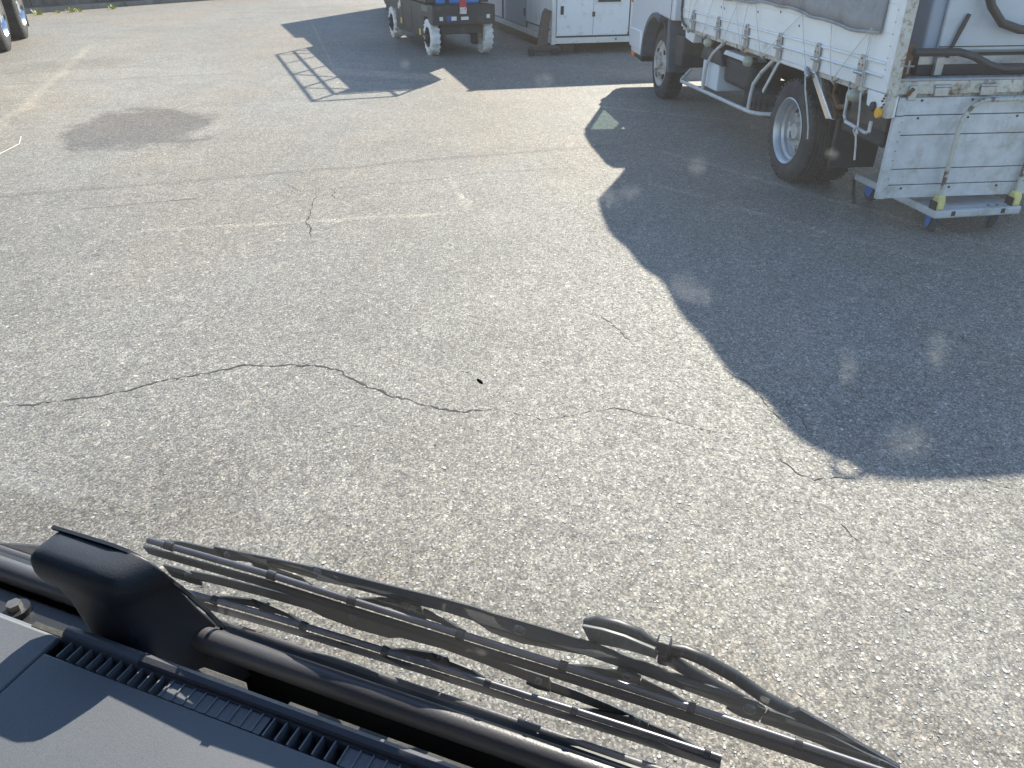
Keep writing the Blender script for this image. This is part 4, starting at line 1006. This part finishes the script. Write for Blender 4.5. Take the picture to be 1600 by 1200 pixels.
# closed parts of the cab around the viewer
MB().span(L(A0, -.95, .44), L(A1, .20, .47)).build('roof_panel', 'cab_trim', own)
MB().span(L(A0, -.98, -1.1), L(A1, -.95, .47)).build('rear_panel', 'cab_trim', own)
MB().span(L(A0-.04, -.95, -1.1), L(A0-.005, .34, -.05)).build('door_panel', 'cab_trim', own)
MB().span(L(A1+.005, -.95, -1.1), L(A1+.04, .34, -.05)).build('door_panel', 'cab_trim', own)
MB().span(L(A0, -.95, -1.15), L(A1, .34, -1.12)).build('floor_panel', 'cab_trim', own)
for a in (A0-.02, A1+.02):
    MB().tube([L(a, glass_b(-.53), -.53), L(a, glass_b(.45), .45)], .035, 10).build('pillar', 'cab_trim', own)

# wipers ----------------------------------------------------------
WN = GN
def wbar(pix, w, th, off): return MB().sweep([wp(x, y, off) for x, y in pix], w, th, WN)
def rivet(parent, x, y, off, r=.0032, m_='rivet_steel'):
    c = wp(x, y, off-.0035); r *= .68
    o = MB().lathe([(-.002, r*1.25), (.0, r*1.2), (.0015, r*.8), (.002, .001)], (0, 0, 0), 'z', 14).build('rivet', m_, parent, smooth=True)
    o.location = c; o.rotation_euler = (-WN).to_track_quat('Z', 'Y').to_euler(); return o

U = MB()
def seg(mb, pix, w, th, off):
    w = [q*1.9 for q in w] if isinstance(w, (list, tuple)) else w*.85
    return mb.sweep([wp(x, y, off) for x, y in pix], w, th*.42, WN)
# upper wiper: main bridge
up_main = [(486, 893), (530, 903), (600, 921), (690, 943), (742, 958), (770, 972), (810, 985), (870, 999), (915, 1011), (985, 1036), (1060, 1063), (1130, 1088), (1180, 1106)]
up_w = [.0115, .0105, .0105, .0105, .0120, .0170, .0185, .0150, .0115, .0105, .0100, .0105, .0125]
wu = seg(MB(), up_main, up_w, .006, .036).build('wiper', 'wiper_black', own, bevel=.001)
seg(MB(), [(238, 846), (290, 852), (345, 866)], [.003, .006, .008], .005, .032).build('yoke', 'wiper_black', wu, bevel=.0006)
seg(MB(), [(343, 863), (375, 868), (430, 879), (495, 895)], [.010, .0075, .0075, .010], .005, .034).build('yoke', 'wiper_black', wu, bevel=.0006)
seg(MB(), [(395, 880), (425, 890), (470, 906), (500, 925)], [.006, .005, .005, .003], .004, .030).build('yoke', 'squeegee', wu)
seg(MB(), [(555, 938), (600, 940), (625, 945)], [.003, .006, .009], .005, .032).build('yoke', 'wiper_black', wu)
seg(MB(), [(622, 944), (643, 953), (662, 958)], [.013, .015, .011], .006, .034).build('yoke', 'wiper_black', wu, bevel=.0008)
seg(MB(), [(662, 957), (690, 968), (722, 986)], [.0075, .006, .002], .004, .032).build('yoke', 'wiper_black', wu)
seg(MB(), [(885, 1042), (930, 1046), (968, 1056)], [.003, .006, .009], .005, .032).build('yoke', 'squeegee', wu)
seg(MB(), [(962, 1050), (980, 1057), (1000, 1064)], [.012, .012, .009], .006, .033).build('yoke', 'wiper_black', wu, bevel=.0008)
seg(MB(), [(1000, 1066), (1040, 1082), (1082, 1105)], [.007, .006, .002], .004, .032).build('yoke', 'squeegee', wu)
seg(MB(), [(1150, 1098), (1172, 1110), (1192, 1117)], [.013, .0135, .011], .007, .037).build('yoke', 'wiper_black', wu, bevel=.0008)
seg(MB(), [(1194, 1117), (1225, 1128), (1290, 1155), (1340, 1180), (1372, 1196), (1420, 1218)], [.012, .0115, .009, .009, .011, .008], .006, .034).build('yoke', 'wiper_black', wu, bevel=.0008)
seg(MB(), [(1240, 1110), (1300, 1142), (1345, 1168), (1400, 1198)], [.007, .006, .005, .004], .006, .040).build('wiper_arm_tip', 'wiper_black', wu)
for x, y, r in ((354, 867, .0028), (495, 895, .0038), (643, 953, .0034), (811, 986, .0052), (980, 1058, .0038), (1171, 1110, .0048), (1366, 1192, .0042)): rivet(wu, x, y, .033, r)
up_rod = [(232, 844), (330, 872), (425, 899), (510, 926), (600, 954), (720, 991), (800, 1016), (880, 1041), (980, 1073), (1080, 1106), (1170, 1136), (1247, 1162), (1400, 1213), (1460, 1233)]
MB().tube([wp(x, y, .018) for x, y in up_rod], .0026, 12).build('blade_rod', 'wiper_rod', wu, smooth=True)
seg(MB(), [(x-3, y+14) for x, y in up_rod], .0125, .006, .014).build('squeegee', 'squeegee', wu)
for x, y in ((265, 853), (425, 899), (550, 938), (720, 991), (880, 1041), (1080, 1106), (1247, 1162)):
    MB().tube([wp(x-6, y-2, .018), wp(x+6, y+2, .018)], .0037, 10).build('blade_clip', 'squeegee', wu, smooth=True)

# lower wiper
lo_main = [(303, 898), (340, 906), (410, 924), (480, 943), (500, 950), (550, 966), (600, 981), (620, 984), (690, 1004), (760, 1030), (820, 1053), (858, 1067)]
lo_w = [.008, .0085, .0090, .0100, .0150, .0185, .0165, .0120, .0100, .0090, .0100, .0125]
wl_ = seg(MB(), lo_main, lo_w, .006, .036).build('wiper', 'wiper_black', own, bevel=.001)
seg(MB(), [(262, 890), (292, 899), (312, 906)], [.011, .013, .010], .007, .037).build('yoke', 'wiper_black', wl_, bevel=.0008)
seg(MB(), [(305, 936), (360, 936), (400, 942)], [.003, .005, .007], .005, .032).build('yoke', 'squeegee', wl_)
seg(MB(), [(398, 940), (411, 946), (424, 949)], [.010, .011, .009], .006, .033).build('yoke', 'wiper_black', wl_)
seg(MB(), [(424, 950), (450, 960), (475, 975)], [.007, .005, .002], .004, .032).build('yoke', 'squeegee', wl_)
seg(MB(), [(603, 1017), (640, 1018), (680, 1026)], [.003, .006, .008], .005, .032).build('yoke', 'squeegee', wl_)
seg(MB(), [(673, 1024), (687, 1030), (703, 1034)], [.010, .0115, .009], .006, .033).build('yoke', 'wiper_black', wl_, bevel=.0008)
seg(MB(), [(703, 1036), (735, 1048), (763, 1065)], [.006, .005, .002], .004, .032).build('yoke', 'squeegee', wl_)
seg(MB(), [(826, 1058), (842, 1065), (860, 1071)], [.013, .014, .011], .007, .037).build('yoke', 'wiper_black', wl_, bevel=.0008)
seg(MB(), [(860, 1071), (900, 1085), (950, 1105), (985, 1122)], [.010, .009, .008, .009], .006, .034).build('yoke', 'wiper_black', wl_, bevel=.0008)
seg(MB(), [(980, 1122), (995, 1129), (1012, 1135)], [.011, .012, .009], .007, .036).build('yoke', 'wiper_black', wl_, bevel=.0008)
seg(MB(), [(1012, 1135), (1050, 1150), (1100, 1176)], [.008, .006, .002], .005, .033).build('yoke', 'wiper_black', wl_, bevel=.0006)
seg(MB(), [(897, 1110), (930, 1112), (985, 1124)], [.003, .005, .006], .004, .031).build('yoke', 'squeegee', wl_)
for x, y, r in ((292, 899, .0026), (551, 965, .0034), (687, 1029, .0030), (841, 1065, .0032), (995, 1129, .0032)): rivet(wl_, x, y, .0325, r)
lo_rod = [(240, 910), (290, 925), (336, 938), (400, 956), (475, 978), (540, 998), (602, 1017), (680, 1041), (762, 1067), (830, 1089), (897, 1110), (1000, 1143), (1104, 1177), (1127, 1185)]
MB().tube([wp(x, y, .018) for x, y in lo_rod], .0026, 12).build('blade_rod', 'wiper_rod', wl_, smooth=True)
seg(MB(), [(x-2, y+12) for x, y in lo_rod], .0110, .006, .014).build('squeegee', 'squeegee', wl_)
for x, y in ((336, 938), (475, 978), (602, 1017), (762, 1067), (897, 1110), (1104, 1177)):
    MB().tube([wp(x-5, y-2, .018), wp(x+5, y+2, .018)], .0037, 10).build('blade_clip', 'squeegee', wl_, smooth=True)

# wiper arm and spring at the left edge
wa = seg(MB(), [(-60, 850), (0, 856), (40, 858), (90, 862), (150, 872)], [.012, .012, .011, .010, .008], .010, .045).build('wiper_arm', 'wiper_black', own, bevel=.001)
pts = []
for k in range(160):
    q = k/159; c = wp(-50+100*q, 873+7*q, .040); a = q*2*math.pi*16
    pts.append(c+Vector((0, .0045*math.cos(a), .0045*math.sin(a))))
MB().tube(pts, .0011, 6).build('arm_spring', 'rivet_steel', wa, smooth=True)
# washer hose, clip and nozzle on the upper wiper
ho = MB().tube([wp(x, y, .046) for x, y in ((1042, 1014), (1070, 1018), (1100, 1030), (1150, 1058), (1195, 1090), (1240, 1114), (1300, 1143))], .0042, 12).build('washer_hose', 'rubber_hose', own, smooth=True)
MB().tube([wp(x, y, .040) for x, y in ((1046, 1030), (1080, 1050), (1120, 1073), (1160, 1095), (1190, 1112))], .0042, 12).build('hose_branch', 'rubber_hose', ho, smooth=True)
MB().box(wp(1037, 1009, .044), (.0095, .009, .011)).build('hose_clip', 'black_plastic', ho, bevel=.0015)
MB().box(wp(1037, 1028, .042), (.0075, .007, .008)).build('hose_clip', 'black_plastic', ho, bevel=.0015)
MB().tube([wp(x, y, .048) for x, y in ((915, 972), (935, 971), (965, 978), (995, 990), (1015, 1003), (1030, 1010))], [.0028, .0042, .0045, .0045, .0036, .0030], 12).build('nozzle', 'rubber_hose', ho, smooth=True)
seg(MB(), [(916, 989), (945, 994), (975, 1002), (1000, 1011), (1028, 1021)], [.012, .011, .0095, .0075, .006], .008, .040).build('nozzle_body', mat('nozzle_grey', (.11, .12, .12), .4), ho, bevel=.001)

# sensor housing against the glass
def rsec(z, a0, a1f, a1b, b0, b1, r=.008, n=4):
    """section of the housing: front edge from a0 to a1f, back edge (on the glass) from a0 to a1b, rounded corners"""
    cs = [(a1b, b1, .003), (a0, b1, .003), (a0, b0, r), (a1f, b0, r*1.5)]; out = []
    for k, (x, y, rr) in enumerate(cs):
        P = Vector((x, y)); A = (Vector(cs[k-1][:2])-P).normalized(); B = (Vector(cs[(k+1) % 4][:2])-P).normalized()
        p0, p1 = P+A*rr, P+B*rr
        for q in range(n+1):
            t = q/n; v = p0*(1-t)**2+P*2*t*(1-t)+p1*t*t; out.append(L(v.x+.013, v.y, z))
    return out
secs = [(-0.4128, -0.52, -0.47, -0.458, 0.3015, 0.3213), (-0.4136, -0.524, -0.462, -0.45, 0.2985, 0.3223), (-0.4155, -0.5275, -0.4545, -0.4425, 0.2955, 0.3232), (-0.419, -0.53, -0.449, -0.4365, 0.293, 0.3245),
        (-0.424, -0.531, -0.4455, -0.4325, 0.2918, 0.3259), (-0.432, -0.5305, -0.4445, -0.4285, 0.2915, 0.3283), (-0.4397, -0.5278, -0.448, -0.427, 0.2925, 0.3307), (-0.4467, -0.515, -0.452, -0.427, 0.295, 0.333),
        (-0.4583, -0.51, -0.4527, -0.4273, 0.297, 0.3365), (-0.48, -0.503, -0.4393, -0.4227, 0.297, 0.3425), (-0.5, -0.494, -0.434, -0.416, 0.296, 0.3485), (-0.515, -0.488, -0.431, -0.411, 0.296, 0.353),
        (-0.56, -0.475, -0.416, -0.392, 0.3, 0.353)]
hs = thing('sensor_housing', 'black plastic sensor housing standing between dashboard and windshield', 'sensor', (0, 0, 0), -CA)
MB().loft([rsec(*q) for q in secs]).build('housing_shell', 'housing_black', hs, smooth=True)
gr = [L(-0.5190, glass_b(-0.4125, -.002), -0.4125), L(-0.4580, glass_b(-0.4115, -.002), -0.4115), L(-0.4420, glass_b(-0.4135, -.002), -0.4135), L(-0.4300, glass_b(-0.4205, -.002), -0.4205), L(-0.4105, glass_b(-0.4520, -.002), -0.4520), L(-0.4000, glass_b(-0.4800, -.002), -0.4800), L(-0.3940, glass_b(-0.5130, -.002), -0.5130)]
MB().sweep(gr, .0035, .003, GN).build('rubber_gasket', 'squeegee', hs)

ic = wp(750, 596, -.003)
ins = MB().lathe([(-.0022, .0002), (-.0015, .0010), (0, .0013), (.0014, .0009), (.0020, .0002)], (0, 0, 0), 'x', 10)
io = ins.build('insect', 'vent_dark', smooth=True)
io.scale = (.75, .6, .6); io.location = to_world(ic, -CA, (0, 0, 0)); io.rotation_euler = (R(75), .6, -CA)
tag(io, 'tiny dark insect sitting on the windshield glass near the crack', 'insect')

# dried drops and smears on the glass
def smudge_mat():
    m = bpy.data.materials.new('glass_smudge'); m.use_nodes = True
    n = m.node_tree.nodes; l = m.node_tree.links; n.remove(n['Principled BSDF'])
    tr = n.new('ShaderNodeBsdfTransparent'); tl = n.new('ShaderNodeBsdfTranslucent'); tl.inputs[0].default_value = rgb(.7, .7, .68)
    tc = n.new('ShaderNodeTexCoord')
    nz = n.new('ShaderNodeTexNoise'); nz.inputs['Scale'].default_value = 420; nz.inputs['Detail'].default_value = 4; l.new(tc.outputs['Object'], nz.inputs['Vector'])
    mp = n.new('ShaderNodeMapping'); mp.inputs['Location'].default_value = (-1, -1, 0); mp.inputs['Scale'].default_value = (2, 2, 0)
    l.new(tc.outputs['UV'], mp.inputs[0])
    ln = n.new('ShaderNodeVectorMath'); ln.operation = 'LENGTH'; l.new(mp.outputs[0], ln.inputs[0])
    a = n.new('ShaderNodeMapRange'); a.inputs[1].default_value = .98; a.inputs[2].default_value = .1; a.inputs[3].default_value = 0; a.inputs[4].default_value = .05; a.interpolation_type = 'SMOOTHSTEP'
    l.new(ln.outputs['Value'], a.inputs[0])
    b = n.new('ShaderNodeMapRange'); b.inputs[1].default_value = .3; b.inputs[2].default_value = .65; b.inputs[3].default_value = .15; b.inputs[4].default_value = 1; l.new(nz.outputs[0], b.inputs[0])
    mu = n.new('ShaderNodeMath'); mu.operation = 'MULTIPLY'; l.new(a.outputs[0], mu.inputs[0]); l.new(b.outputs[0], mu.inputs[1])
    mx = n.new('ShaderNodeMixShader'); l.new(mu.outputs[0], mx.inputs[0]); l.new(tr.outputs[0], mx.inputs[1]); l.new(tl.outputs[0], mx.inputs[2])
    l.new(mx.outputs[0], n['Material Output'].inputs[0]); return m
SM = smudge_mat()
for x, y, rx, ry in ((722, 840, 17, 20), (1325, 575, 22, 40), (1465, 548, 26, 44), (1090, 258, 22, 22), (985, 300, 26, 18), (633, 100, 12, 10), (1300, 240, 16, 14), (950, 310, 30, 24), (1420, 690, 60, 40), (850, 125, 22, 16)):
    q = [wp(x-rx, y+ry, -.0015), wp(x+rx, y+ry, -.0015), wp(x+rx, y-ry, -.0015), wp(x-rx, y-ry, -.0015)]
    me = bpy.data.meshes.new('smudge'); me.from_pydata(q, [], [(0, 1, 2, 3)]); me.materials.append(SM)
    uv = me.uv_layers.new(name='UVMap')
    for i, c in enumerate(((0, 0), (1, 0), (1, 1), (0, 1))): uv.data[i].uv = c
    o = bpy.data.objects.new('smudge', me); COL.objects.link(o); o.parent = ws
